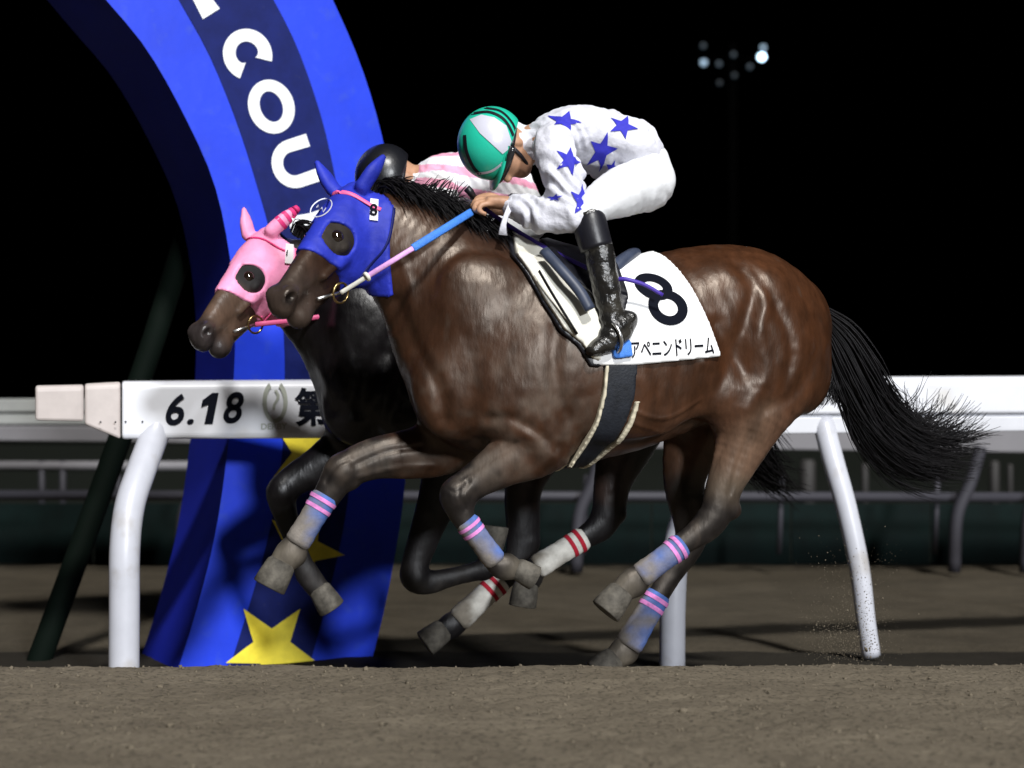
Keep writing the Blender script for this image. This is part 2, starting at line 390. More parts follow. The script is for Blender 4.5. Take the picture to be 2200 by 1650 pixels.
def dice(V2, F, step):
    """Cut a flat outline into small pieces so that it can follow a curved surface."""
    bm = bmesh.new(); vs = [bm.verts.new((v[0], v[1], 0)) for v in V2]
    for f in F:
        try: bm.faces.new([vs[i] for i in f])
        except ValueError: pass
    lo, hi = V2.min(0), V2.max(0)
    for ax in (0, 1):
        for q in np.arange(lo[ax]+step*.5, hi[ax], step):
            no = (1, 0, 0) if ax == 0 else (0, 1, 0); co = (q, 0, 0) if ax == 0 else (0, q, 0)
            bmesh.ops.bisect_plane(bm, geom=bm.verts[:]+bm.edges[:]+bm.faces[:], plane_co=co, plane_no=no)
    bm.verts.index_update(); V = np.array([v.co[:2] for v in bm.verts]); G = [tuple(v.index for v in f.verts) for f in bm.faces]; bm.free()
    return V, G
def strip(outer, inner, closed=False):
    n = len(outer); V = np.vstack([outer, inner]); m = n if closed else n-1
    return V, [(i, (i+1) % n, n+(i+1) % n, n+i) for i in range(m)]
def ring_letter(a0, a1, rx, ry, w, flare=0.0, n=40):
    t = np.linspace(0, 1, n); a = np.radians(a0+(a1-a0)*t); ww = w*(1+flare*np.abs(2*t-1)**6)
    o = np.column_stack([(rx+0*a)*np.cos(a), ry*np.sin(a)]); i = np.column_stack([(rx-ww)*np.cos(a), (ry-ww)*np.sin(a)])
    return strip(o, i)
def star2(R, r, rot=90.0, n=5):
    a = np.radians(rot+np.arange(2*n)*180/n); q = np.where(np.arange(2*n) % 2 == 0, R, r)
    V = np.column_stack([q*np.cos(a), q*np.sin(a)]); return np.vstack([V, [[0, 0]]]), [(i, (i+1) % (2*n), 2*n) for i in range(2*n)]
def place_px(V, cx, cy, rot=0.0, sx=1.0, sy=1.0):
    a = math.radians(rot); c, s_ = math.cos(a), math.sin(a); P = V*np.array([sx, sy])
    return np.column_stack([cx+P[:, 0]*c+P[:, 1]*s_, cy+P[:, 0]*s_-P[:, 1]*c])
def flat_on(frame, v, P2): return np.array([frame.T(p[0], p[1], v) for p in P2])
def bvh_of(V, F): return BVHTree.FromPolygons([Vector(v) for v in V], [tuple(int(i) for i in f) for f in F])
def largest(V, G):
    """Keep the biggest connected piece."""
    if not G: return V, G
    par = list(range(len(V)))
    def fd(i):
        while par[i] != i: par[i] = par[par[i]]; i = par[i]
        return i
    for g in G:
        for i in g[1:]: par[fd(i)] = fd(g[0])
    cnt = {}
    for g in G: cnt[fd(g[0])] = cnt.get(fd(g[0]), 0)+1
    b = max(cnt, key=cnt.get); G = [g for g in G if fd(g[0]) == b]; u = sorted({i for g in G for i in g}); ix = {k: i for i, k in enumerate(u)}
    return V[u], [tuple(ix[i] for i in g) for g in G]
def drape(frame, v, P2, F, tree, step=9.0, lift=.003, whole=True):
    """Lay a print onto a garment, pressed on from its near side."""
    V2, G = dice(P2, F, step); out = []; ok = []
    for p in V2:
        q = frame.T(p[0], p[1], v); hit = tree.ray_cast(Vector((q[0], -1.5, q[2])), Vector((0, 1, 0)))
        if hit[0] is None: out.append(q); ok.append(False)
        else:
            nn = hit[1] if hit[1].y < 0 else -hit[1]
            out.append(np.array(hit[0]+nn*lift)); ok.append(True)
    out = np.array(out)
    G = [g for g in G if all(ok[i] for i in g) and max(np.ptp(out[list(g)][:, 1]), 0) < .045]
    return largest(out, G) if whole else (out, G)

# ================================================================== THE SETTING
def ground_height(x, y):
    P = np.column_stack([x, y, 0*x])
    t = np.clip((y-5.22-.03*np.sin(x*1.3))/1.3, 0, 1); z = ZLOW*t*t*(3-2*t)
    amp = np.where(y < 6.3, 1.0, .8)
    return z+amp*(.012*fbm(P, 2.2, 2, 3)+.004*vnoise(P, 12, 9)+.0034*fbm(P, 40, 2, 12)-.010*np.clip(vnoise(P, 17, 31)-.45, 0, 1))
def sheet(name, xs, ys, zf, m):
    X, Y = np.meshgrid(xs, ys, indexing='ij'); x, y = X.ravel(), Y.ravel(); V = np.column_stack([x, y, zf(x, y)]); a, b = len(xs), len(ys)
    I = np.arange(a*b).reshape(a, b); Q = np.stack([I[:-1, :-1], I[1:, :-1], I[1:, 1:], I[:-1, 1:]], -1).reshape(-1, 4)
    return tag(build(name, V, Q, m), kind='structure')
ys1 = np.concatenate([np.linspace(-2, 2.9, 12)[:-1], np.arange(2.9, 6.75, .014)])
xs1 = np.concatenate([np.linspace(-9, -2.4, 14)[:-1], np.arange(-2.4, 2.4, .016), np.linspace(2.4, 9, 14)])
sheet('dirt_track', xs1, ys1, ground_height, M['dirt'])
sheet('dimmed_track', np.linspace(-12, 12, 300), np.concatenate([np.linspace(6.70, 13.05, 110)]), lambda x, y: ground_height(x, y)-.002-.02*np.clip((6.6-y)/.3, 0, 1)*0, M['dimmed'])
sheet('infield', np.linspace(-900, 900, 20), np.concatenate([np.linspace(13.0, 30, 10), np.linspace(60, 1500, 12)]), lambda x, y: 0*x+ZLOW-.03, M['unlit_turf'])
sheet('shade_strip', np.linspace(-12, 12, 240), np.linspace(6.76, 7.45, 20), lambda x, y: ground_height(x, y)+.012, M['shaded'])  # added dark sheet, painting the shadow of rail and horses behind the crest

# ================================================================== HORSES
def head_frame(fr, px, py, v, phi, psi, rho, sc):
    P = fr.T(px, py, v); cp, sp, cy, sy = math.cos(phi), math.sin(phi), math.cos(psi), math.sin(psi)
    X = np.array([-cp*cy, -cp*sy, -sp]); Z = np.array([-sp*cy, -sp*sy, cp]); L = np.array([sy, -cy, 0.0])
    Z2 = Z*math.cos(rho)+L*math.sin(rho); L2 = L*math.cos(rho)-Z*math.sin(rho)
    ZK, ZO = 1.16, .022                 # deeper from forehead to jaw
    def H(x, y, z): return P+sc*(x*X+y*L2+(z*ZK+ZO)*Z2)
    def inv(Q):
        d = (Q-P)/sc; return d @ X, d @ L2, (d @ Z2-ZO)/ZK
    return dict(H=H, X=X, L=L2, Z=Z2, P=P, sc=sc, inv=inv)

def nodes(fr, N, dv=0.0):
    """Traced nodes (px, py, lateral, half-size in px, lateral half-size in m) to points and radii."""
    P = np.array([fr.T(n[0], n[1], n[2]+dv) for n in N]); rs = np.array([n[3]/fr.scale(n[0], n[2]+dv) for n in N]); rl = np.array([n[4] for n in N])
    return P, rs, rl

def build_head(F, hf):
    H, X, L, Z, s = hf['H'], hf['X'], hf['L'], hf['Z'], hf['sc']; A = (X, L, Z)
    def ch(N, k=.03, op='add', y=0.0): F.chain(np.array([H(n[0], n[4] if len(n) > 4 else y, n[1]) for n in N]), [n[2]*s*1.14 for n in N], [n[3]*s for n in N], L, k, op, 3)
    ch([(-.02, -.085, .075, .065), (.08, -.085, .090, .082), (.18, -.088, .088, .086), (.28, -.080, .074, .061), (.38, -.070, .058, .046), (.47, -.064, .044, .041), (.545, -.062, .038, .039)], .04)
    ch([(.10, -.19, .055, .050), (.20, -.185, .050, .046), (.32, -.158, .038, .036), (.43, -.140, .036, .032), (.500, -.136, .033, .034)], .035)
    for y in (-1, 1):
        F.ell(H(.135, .045*y, -.15), A, (.115*s, .040*s, .110*s), .03)                  # cheek plate
        F.ell(H(.235, .072*y, -.075), A, (.030*s, .022*s, .020*s), .012)                # under the eye
        F.chain(np.array([H(.25, .068*y, -.105), H(.36, .050*y, -.098)]), [.011*s]*2, [.011*s]*2, L, .02)   # facial crest
        F.ell(H(.530, .034*y, -.046), A, (.036*s, .020*s, .026*s), .02)                 # nostril wing
        F.ell(H(.548, .060*y, -.050), A, (.026*s, .030*s, .017*s), .008, 'sub')         # nostril
        F.chain(np.array([H(.44, .056*y, -.098), H(.52, .050*y, -.098), H(.57, .030*y, -.092)]), [.002*s]*3, [.006*s]*3, L, .006, 'sub')
    F.ell(H(.562, 0, -.078), A, (.024*s, .035*s, .034*s), .025)                          # lips
    F.ell(H(.505, 0, -.150), A, (.027*s, .029*s, .022*s), .05)                           # chin

def ears(F, hf, tips):
    H = hf['H']; s = hf['sc']
    for y, (tp, md) in tips.items():
        b_ = H(.0, .062*y, -.005)
        F.chain(np.array([b_, b_+(tp-b_)*.5+md, tp]), np.array([.022, .021, .002])*s, np.array([.016, .012, .0015])*s, hf['L'], .02, 'add', 5)

def strands(guides, count, root_w, tip_w, jit, seg=14, seed=1, t0=(0, 0), t1=(.8, 1.0), wave=.0):
    """Hair locks between guide lines, each a thin three-sided tapering tube."""
    r = np.random.default_rng(seed); G = np.array([catmull(g, 8) for g in guides]); m = G.shape[1]; V = []; Fc = []
    n = len(G); nc = max(8, count//22); CL = [(r.normal(size=3), r.normal(size=3), r.uniform(5, 12), r.uniform(0, 6), norm(r.normal(size=3))) for _ in range(nc)]
    for i in range(count):
        u = r.random()*(n-1); a = int(u); f = u-a; c = G[a]*(1-f)+G[min(a+1, n-1)]*f
        e = r.uniform(*t1); b = r.uniform(*t0) if t0[1] > 0 else 0.0
        idx = np.linspace(b*(m-1), e*(m-1), seg); k = np.clip(idx.astype(int), 0, m-2); q = (idx-k)[:, None]; P = c[k]*(1-q)+c[k+1]*q
        tt = np.linspace(0, 1, seg)[:, None]; k_c = int(r.integers(nc)); ca, cb, cf, cp, cd = CL[k_c]
        o = ca*jit*1.1+r.normal(size=3)*jit*.30; o2 = cb*jit*1.5+r.normal(size=3)*jit*.35
        P = P+o*(.35+.65*tt)+o2*tt**2+wave*np.sin(tt*cf+cp+r.normal()*.25)*cd*tt
        w = (root_w*(1-tt[:, 0]**1.6)+tip_w*tt[:, 0]**1.6)*r.uniform(.6, 1.3); base = len(V)
        for j in range(seg):
            t = norm(P[min(j+1, seg-1)]-P[max(j-1, 0)]); l = norm(np.cross(t, (0, 1, .3))); s_ = np.cross(t, l)
            for a_ in (0, 2.094, 4.189): V.append(P[j]+w[j]*(l*math.cos(a_)+s_*math.sin(a_)))
        Fc += [(base+j*3+k_, base+j*3+(k_+1) % 3, base+j*3+3+(k_+1) % 3, base+j*3+3+k_) for j in range(seg-1) for k_ in range(3)]
    return np.array(V), np.array(Fc)

def lean(fr, pts, dv=0.0): return np.array([fr.T(p[0], p[1], p[2]+dv) for p in pts])

def make_hoof(t, fr, top, sole, v, r0, r1):
    a, b = fr.T(*top, v), fr.T(*sole, v); s = fr.scale(top[0], v); d = b-a
    path = [a-d*.12, a, a+d*.12, a+d*.55, b-d*.04, b]; r0, r1 = r0/s*.95, r1/s*.90
    V, F = loft(path, [r0*.86, r0*1.04, r0*1.08, (r0*.45+r1*.55), r1*.93, r1*.84], [r0*.8, r0*.96, r0*1.0, (r0*.45+r1*.55)*.93, r1*.85, r1*.76], seg=18)
    return part(t, 'hoof', V, F, M['hoof'])

def make_bandage(t, fr, a, b, v, ra, rb, colour, stripes, stripe_mat, dust, seed):
    n = 15; u = np.linspace(0, 1, n); s = fr.scale(a[0], v)
    A, B = fr.T(*a, v), fr.T(*b, v); path = A+(B-A)*u[:, None]; r = (ra+(rb-ra)*u-.10*ra*np.sin(math.pi*u))/s
    r = r*(1+.02*np.sin(u*34)); r[0] *= .87; r[-1] *= .82; r[-2] *= .97; V, F = loft(path, r, r*.92, seg=22)
    uu = np.repeat(u, 22); P = V
    nz = fbm(P, 16, 3, seed); side = norm(B-A); fwd = (V-np.repeat(path, 22, 0)) @ np.array([-1, 0, -.25])/r.mean()
    w = np.clip((uu-.12+dust)*1.1+.6*nz+.75*fwd, 0, .94)[:, None]
    col = np.array(colour)*(1-w)+np.array(DUST)*w
    o = part(t, 'leg_bandage', V, F, M['bandage'], col=col)
    for q in stripes:
        k = np.array([q-.035, q+.035]); pp = A+(B-A)*k[:, None]; rr = (ra+(rb-ra)*k-.10*ra*np.sin(math.pi*k))/s+.0022
        V, F = loft(pp, rr, rr*.92, seg=22, cap=False)
        part(t, 'stripe', V, F, stripe_mat, parent=o)
    return o

def make_horse(T_):
    fr, dv, t = FR, T_['dv'], T_['thing']
    lo, hi = T_['lo'], T_['hi']; F = Field(lo, hi, T_['h'])
    hf = T_['hf']
    P, rs, rl = nodes(fr, T_['trunk'], dv); F.chain(P, rs, rl, k=.05)
    P, rs, rl = nodes(fr, T_['neck'], dv); F.chain(P, rs, rl, k=.12)
    for (px, py, v, a, b, lt, ang, k) in T_['muscle']:
        for sg in (1, -1):
            q = math.radians(ang); s = fr.scale(px, v*sg+dv)
            F.ell(fr.T(px, py, v*sg+dv), [(math.cos(q), 0, math.sin(q)), (0, 1, 0), (-math.sin(q), 0, math.cos(q))], (a/s, lt, b/s), k)
    for leg in T_['legs']:
        P, rs, rl = nodes(fr, leg['n'], dv); F.chain(P, rs, rl, k=.045)
        for (px, py, v, r) in leg.get('knob', []):
            s = fr.scale(px, v+dv); F.ell(fr.T(px, py, v+dv), np.eye(3), (r/s, r/s*.9, r/s), .02)
    build_head(F, hf)
    V, Q = F.skin(); V = relax(V, Q, 4, .55)
    N = normals(V, Q)
    # muscle edges, veins and folds, pressed into the coat
    disp = np.zeros(len(V)); near = np.clip(-(V[:, 1]+dv*0+T_['mid'])/.06, 0, 1)
    XZ = V.copy(); XZ[:, 1] = 0
    for (pts, amp, wd, *yc) in T_['groove']:
        L = lean(fr, [(p[0], p[1], -yc[0]-dv if yc else .22) for p in pts], dv); L = catmull(L, 4) if len(L) > 2 else L; L[:, 1] = 0
        wd = wd*1.2; d = seg_dist(XZ, L); mk = near if not yc else np.exp(-((V[:, 1]-yc[0])/.055)**4)
        disp += .92*amp*np.exp(-(d/wd)**2)*mk
    disp += .0014*vnoise(V, 11, 4)+.0010*vnoise(V, 34, 5)
    V = V+N*disp[:, None]
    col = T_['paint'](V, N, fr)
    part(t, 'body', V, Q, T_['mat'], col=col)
    return F, hf

def hood_region(F, hf, poly, holes, pad=.30):
    H = hf['H']; C = np.array([H(x, y, z) for x in (-.18, .45) for y in (-.17, .17) for z in (-.34, .20)])
    sl = F.sl(C.min(0), C.max(0)); X, Y, Z = F.grid(sl); P, s = hf['P'], hf['sc']
    d = (X-P[0], Y-P[1], Z-P[2]); hx = sum(d[i]*hf['X'][i] for i in range(3))/s; hy = sum(d[i]*hf['L'][i] for i in range(3))/s; hz = (sum(d[i]*hf['Z'][i] for i in range(3))/s-.022)/1.16
    r = poly_sd(hx, hz, poly)*s; r = np.maximum(r, (np.abs(hy)-.16)*s)
    for (cx, cz, a, b) in holes:
        e = (np.hypot((hx-cx)/a, (hz-cz)/b)-1)*min(a, b)*s; r = np.maximum(r, np.where(np.abs(hy) > .03, -e, -1))
    return sl, r.astype(np.float32)

def smoothstep(a, b, x):
    t = np.clip((x-a)/(b-a), 0, 1); return t*t*(3-2*t)

# ------------------------------------------------------------------ the bay horse on the near side
h1 = Thing('race_horse', FR)
hf1 = head_frame(FR, 750, 412, 0, .75, .77, .03, .97)
TR1 = [(985, 800, 0, 165, .15), (1080, 775, 0, 215, .195), (1180, 780, 0, 222, .24), (1290, 775, 0, 208, .272), (1400, 750, 0, 195, .275), (1500, 712, 0, 182, .262), (1590, 690, 0, 160, .245), (1665, 715, 0, 135, .20)]
NK1 = [(805, 490, 0, 85, .080), (862, 532, 0, 115, .100), (932, 592, 0, 146, .122), (1000, 665, 0, 184, .150), (1060, 725, 0, 200, .180), (1130, 770, 0, 200, .205)]
MU1 = [(1090, 715, .135, 165, 90, .058, -52, .12), (965, 845, .11, 75, 95, .075, 0, .09), (1140, 860, .19, 120, 85, .060, -40, .05),
       (1700, 775, .105, 88, 120, .105, 15, .05), (1590, 640, .15, 110, 75, .085, -10, .05), (1560, 840, .17, 90, 75, .075, -55, .05),
       (1655, 740, .165, 95, 150, .085, 15, .05), (1330, 800, .205, 230, 140, .075, -5, .06)]
LEGS1 = [
    dict(n=[(1080, 850, .15, 90, .075), (1165, 925, .165, 80, .072), (1150, 960, .16, 68, .062), (1090, 990, .155, 54, .052), (1025, 1030, .15, 40, .042), (985, 1065, .15, 36, .040),
            (988, 1095, .15, 30, .033), (1012, 1140, .15, 22, .025), (1050, 1192, .15, 21, .024), (1078, 1218, .15, 27, .030), (1105, 1222, .15, 23, .027)], knob=[(980, 1062, .15, 34), (1003, 1080, .15, 17), (1092, 1206, .15, 17), (1170, 965, .18, 40)]),
    dict(n=[(1020, 900, -.13, 85, .07), (950, 958, -.14, 64, .06), (880, 975, -.14, 54, .05), (805, 985, -.14, 45, .045), (738, 1015, -.14, 38, .040), (706, 1060, -.14, 31, .034),
            (672, 1112, -.14, 25, .026), (642, 1162, -.14, 26, .027), (624, 1188, -.14, 33, .033), (606, 1210, -.14, 28, .029)], knob=[(735, 1012, -.14, 36), (754, 1036, -.14, 17), (640, 1196, -.14, 16)]),
    dict(n=[(1645, 730, .13, 130, .11), (1630, 830, .145, 112, .10), (1608, 900, .15, 82, .085), (1590, 960, .15, 60, .066), (1560, 1030, .15, 45, .046), (1542, 1088, .15, 40, .040), (1520, 1128, .15, 35, .036),
            (1482, 1158, .15, 27, .029), (1430, 1195, .15, 24, .026), (1380, 1235, .15, 26, .028), (1357, 1252, .15, 32, .032), (1335, 1272, .15, 27, .028)], knob=[(1574, 1096, .15, 19), (1568, 1070, .15, 13), (1372, 1262, .15, 17)]),
    dict(n=[(1600, 760, -.13, 120, .1), (1540, 860, -.14, 95, .085), (1490, 950, -.14, 68, .065), (1470, 1040, -.14, 46, .048), (1487, 1130, -.14, 40, .040), (1476, 1178, -.14, 33, .034),
            (1440, 1238, -.14, 25, .027), (1395, 1310, -.14, 25, .026), (1357, 1374, -.14, 29, .029), (1338, 1400, -.14, 31, .032), (1318, 1416, -.14, 25, .028)], knob=[(1508, 1133, -.14, 19), (1352, 1408, -.14, 16)])]
GR1 = [([(1588, 560), (1612, 615), (1598, 680), (1580, 740), (1590, 800)], -.013, .026), ([(1768, 690), (1752, 770), (1700, 850), (1640, 880)], -.011, .024),
       ([(1625, 575), (1650, 640), (1690, 740), (1680, 830)], -.008, .020), ([(1640, 640), (1620, 720), (1640, 800), (1600, 880)], .006, .022),
       ([(1530, 700), (1560, 770), (1520, 850), (1470, 930)], -.016, .030), ([(1500, 780), (1535, 800), (1505, 880)], .007, .02),
       ([(1130, 600), (1060, 700), (985, 800), (965, 860)], -.005, .030), ([(1190, 700), (1180, 800), (1215, 900)], -.009, .024),
       ([(870, 640), (905, 740), (945, 830), (960, 900)], -.014, .022),
       ([(1120, 950), (1060, 985), (1000, 1025)], -.006, .012), ([(1050, 900), (1110, 905), (1190, 965)], -.010, .016), ([(1135, 935), (1180, 960), (1200, 1000)], .005, .014),
       ([(1340, 880), (1420, 900), (1500, 860)], .004, .006), ([(1560, 960), (1530, 1040), (1520, 1090)], -.007, .010), ([(1300, 860), (1330, 900), (1420, 930)], .003, .006),
       ([(1610, 930), (1590, 1000), (1575, 1060)], -.006, .010),
       ([(900, 960), (830, 970), (760, 1000)], -.006, .009, .11), ([(930, 1000), (850, 1005), (770, 1025)], .004, .008, .11), ([(752, 985), (722, 1000), (700, 1035)], -.004, .006, .11), ([(1005, 1035), (990, 1062), (1000, 1095)], -.005, .006, -.18), ([(962, 1050), (975, 1058), (990, 1050)], -.003, .005, -.18),
       ([(1250, 700), (1290, 800), (1300, 900)], -.004, .03), ([(1390, 790), (1410, 870)], -.003, .02), ([(1440, 780), (1455, 850)], -.003, .02), ([(880, 560), (900, 640), (880, 720)], .005, .016)]
def chain_weight(V, fr, pts, dv, r0, r1):
    d = seg_dist(V, lean(fr, pts, dv)); return 1-smoothstep(r0, r1, d)
def paint1(V, N, fr):
    bay = np.array([.041, .0155, .0066]); dark = np.array([.040, .020, .015]); black = np.array([.009, .0078, .0078])
    n1, n2, n3 = fbm(V, 3.2, 3, 21), fbm(V, 8, 3, 25), fbm(V, 26, 2, 29)
    ff = smoothstep(.35, -.45, V[:, 0]+.1*n1)[:, None]; c = (bay*(1-ff)+np.array([.033, .0140, .0072])*ff)*(1+.30*n1+.16*n2)[:, None]
    def mix(w, q): 
        nonlocal c; c = c*(1-w[:, None])+np.asarray(q)*w[:, None]
    top = smoothstep(1.22, 1.40, V[:, 2]+.03*n2)*smoothstep(-.9, -.55, V[:, 0])*0; mix(top, dark)
    mix(chain_weight(V, fr, [(1000, 470, 0), (1130, 555, 0), (1290, 580, 0)], 0, .03, .17)*.85, black)                 # dark withers
    for pts in ([(1030, 1028, .15), (985, 1065, .15), (1050, 1195, .15), (1140, 1240, .15)], [(800, 988, -.14), (735, 1015, -.14), (640, 1165, -.14), (590, 1240, -.14)],
                [(1556, 1045, .15), (1542, 1088, .15), (1520, 1130, .15), (1370, 1245, .15), (1300, 1300, .15)], [(1472, 1050, -.14), (1487, 1130, -.14), (1476, 1178, -.14), (1345, 1395, -.14), (1290, 1440, -.14)]):
        mix(chain_weight(V, fr, pts, 0, .06, .13), black)
    mix(chain_weight(V, fr, [(1615, 890, .15), (1590, 960, .15), (1562, 1030, .15)], 0, .05, .13)*.55*(1+.4*n2), np.array([.125, .092, .064]))
    dust = np.array([.072, .054, .041])
    front = smoothstep(.05, -.35, V[:, 0])*smoothstep(1.12, .85, V[:, 2])*smoothstep(.50, .70, V[:, 2])
    mix(np.clip(front*(.22+.50*n2+.40*n3), 0, .6), dust)
    mix(np.clip(smoothstep(.62, .30, V[:, 2])*(.04+.5*n2+.3*n3), 0, .5), np.array([.060, .051, .042]))
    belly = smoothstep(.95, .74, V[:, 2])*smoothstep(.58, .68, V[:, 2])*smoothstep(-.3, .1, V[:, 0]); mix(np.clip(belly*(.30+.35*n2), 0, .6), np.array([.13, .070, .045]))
    hx, hy, hz = hf1['inv'](V); onhead = smoothstep(.30, .50, hx)*(np.abs(hy) < .12)*(hz > -.25)*(hz < .1)
    mix(onhead*.6, np.array([.050, .040, .034])); 
    for sg in (1, -1):
        nd_ = np.exp(-(((hx-.548)/.026)**2+((hz+.050)/.019)**2+((hy-.050*sg)/.035)**2)); mix(np.clip(nd_*1.4, 0, .95), np.array([.004, .003, .003]))  # shade of the nostril hollow painted into the coat
    eyez = np.exp(-(((hx-.222)/.075)**4+((hz+.05)/.075)**4))*(np.abs(hy) > .03)*(np.abs(hx) < .6); mix(eyez*.95, np.array([.006, .005, .005]))
    for (px, py, v) in ((1120, 1228, .15), (610, 1205, -.14), (1338, 1265, .15), (1325, 1410, -.14)):
        d = np.linalg.norm(V-fr.T(px, py, v), axis=1); mix(np.clip((1-smoothstep(.03, .10, d))*(.75+.4*n2), 0, .9), np.array(DUST)*.50)
    rg = np.clip(.375+.08*front*(1+n2)+.08*smoothstep(.70, .40, V[:, 2])+.04*n3, .30, .7)
    rg = rg*(1-eyez)+.75*eyez
    return np.column_stack([np.clip(c, .002, 1), rg])
S1 = dict(thing=h1, dv=0.0, mid=0.0, lo=(-1.32, -.52, -.08), hi=(.92, .40, 1.78), h=.0066, trunk=TR1, neck=NK1, muscle=MU1, legs=LEGS1, groove=GR1, paint=paint1, mat=M['coat_bay'], hf=hf1)
F1, _ = make_horse(S1)

HOOD = [(-.06, -.02), (-.22, .10), (-.22, .30), (.10, .30), (.36, .12), (.345, .0), (.318, -.07), (.285, -.15), (.305, -.215), (.27, -.265), (.17, -.275), (.095, -.19), (.0, -.08)]
def make_hood(t, F, hf, m, tips):
    G = Field(F.lo, F.lo+F.h*(F.n-1), F.h); G.D = F.D.copy(); ears(G, hf, tips)
    sl, r = hood_region(G, hf, HOOD, [(.228, -.050, .056, .050)])
    V, Q = shell(G, sl, r, .0075, .014); N_ = normals(V, Q); V = V+N_*(.0016*np.abs(vnoise(V, 26, 3))+.0016*vnoise(V, 15, 6))[:, None]
    return part(t, 'hood', V, Q, m), V, Q
def on_head(hf, x, y, z): return hf['H'](x, y, z)
def ear_tip(hf, y, px, py): return FR.T(px, py, -hf['H'](0, .066*y, 0)[1]-.01)
EARS1 = {1: (ear_tip(hf1, 1, 823, 338), np.array([0, -.01, .0])), -1: (ear_tip(hf1, -1, 681, 350), np.array([0, .0, .0]))}
hood1, HV1, HQ1 = make_hood(h1, F1, hf1, M['blue_hood'], EARS1)
ht1 = bvh_of(HV1, HQ1)
def strap_on_head(t, hf, tree, pts, w, m, name, thick=.003, parent=None, lift=.003):
    """A narrow strap laid on the head along points given in head space, pressed on from outside."""
    P = catmull(np.array(pts, float), 6); out = []
    for p in P:
        far = hf['H'](p[0], p[1]*3.0 if abs(p[1]) > 1e-6 else 0, p[2]+(.3 if p[2] > -.02 else 0)); c = hf['H'](p[0], p[1]*.3, p[2]-.04)
        d = c-far; h = tree.ray_cast(Vector(far), Vector(d/np.linalg.norm(d)))
        out.append(np.array(h[0])-norm(d)*lift if h[0] is not None else hf['H'](*p))
    V, F = loft(np.array(out), w, thick, lat=hf['L'], seg=8)
    return part(t, name, V, F, m, parent=parent)
def eye_ball(t, hf, y):
    F_ = F1 if t is h1 else F2_; q = .15
    while q > .04:
        p = hf['H'](.222, q*y, -.047); i = np.clip(np.rint((p-F_.lo)/F_.h).astype(int), 0, F_.n-1)
        if F_.D[tuple(i)] < 0: break
        q -= .002
    c = hf['H'](.222, (q-.0165)*y, -.047); r = .026*hf['sc']
    V, F = loft([c+hf['X']*q for q in r*np.cos(np.linspace(math.pi, 0, 12))], r*np.sin(np.linspace(0.02, math.pi-.02, 12)), r*np.sin(np.linspace(0.02, math.pi-.02, 12)), lat=hf['L'], seg=18)
    return part(t, 'eye', V, F, M['eye'])
for y in (1, -1): eye_ball(h1, hf1, y); 
def torus(c, nrm, R, r, seg=28):
    nrm = norm(nrm); u = norm(np.cross(nrm, (0, .3, 1))); w = np.cross(nrm, u); a = np.linspace(0, 2*math.pi, seg+1)
    V = []; 
    for t_ in a[:-1]:
        d = u*math.cos(t_)+w*math.sin(t_)
        for k in range(8): V.append(c+d*(R+r*math.cos(k*math.pi/4))+nrm*r*math.sin(k*math.pi/4))
    F = [(i*8+k, ((i+1) % seg)*8+k, ((i+1) % seg)*8+(k+1) % 8, i*8+(k+1) % 8) for i in range(seg) for k in range(8)]
    return np.array(V), F
def bit(t, hf, sgn=1):
    c = hf['H'](.350, .074*sgn, -.165); V, F = torus(c, hf['L']+.25*hf['X'], .034*hf['sc'], .0042); part(t, 'bit_ring', V, F, M['brass'])
    a, b = hf['H'](.350, .068*sgn, -.165), hf['H'](.44, .050*sgn, -.125); V, F = loft([a, (a+b)/2, b], .006, .006, seg=8); part(t, 'bit_mouthpiece', V, F, M['steel'])
    return c
bit1 = bit(h1, hf1); bit(h1, hf1, -1)
strap_on_head(h1, hf1, ht1, [(.045, -.085, .03), (.05, -.04, .06), (.05, 0, .06), (.05, .045, .05), (.045, .085, .01), (.04, .10, -.04)], .008, M['pink'], 'brow_strap')
strap_on_head(h1, hf1, ht1, [(.01, .10, -.06), (.08, .10, -.10), (.16, .085, -.14), (.24, .07, -.165), (.30, .06, -.175)], .007, M['blue_dark'], 'cheek_strap')
strap_on_head(h1, hf1, ht1, [(.00, .10, -.08), (.04, .10, -.15), (.08, .09, -.21), (.10, .07, -.245)], .007, M['blue_dark'], 'throat_strap')
# round badge and white tag on the hood
def head_print(t, hf, tree, cx, cy, V2, F2, m, name, parent, v=.1, lift=.004):
    P2 = place_px(V2, cx, cy); out = []; cl = FR.world([[0, 0, 0]])
    for p in P2:
        q = FR.T(p[0], p[1], v); o = np.array([0, 0, 0.]);
        d0 = np.array([-FR.o[0], -FR.o[1]]); cam_l = np.array([FR.c*d0[0]+FR.s*d0[1], -FR.s*d0[0]+FR.c*d0[1], CAMH])
        d = norm(q-cam_l); h = tree.ray_cast(Vector(cam_l), Vector(d)); out.append(np.array(h[0])-d*lift if h[0] is not None else q)
    return part(t, name, np.array(out), F2, m, parent=parent)
a = np.radians(np.arange(0, 360, 12)); el = lambda rx, ry: np.column_stack([rx*np.cos(a), ry*np.sin(a)])
rot = lambda V, g: V @ np.array([[math.cos(g), math.sin(g)], [-math.sin(g), math.cos(g)]])
V2, F2 = strip(rot(el(27, 17), .6), rot(el(24.6, 14.6), .6), True); head_print(h1, hf1, ht1, 690, 446, V2, F2, M['helmet_white'], 'round_badge', hood1)
V2, F2 = strip(np.array([(-9., 6.), (-2., 9.), (-5., -2.), (3., 1.), (0., -9.), (9., -4.)]), np.array([(-8., 4.), (-4., 6.), (-7.5, -4.), (1., -2.), (-1., -11.5), (9., -6.5)])); V2 = rot(V2, .5); head_print(h1, hf1, ht1, 690, 446, V2, F2, M['helmet_white'], 'badge_letter', hood1)
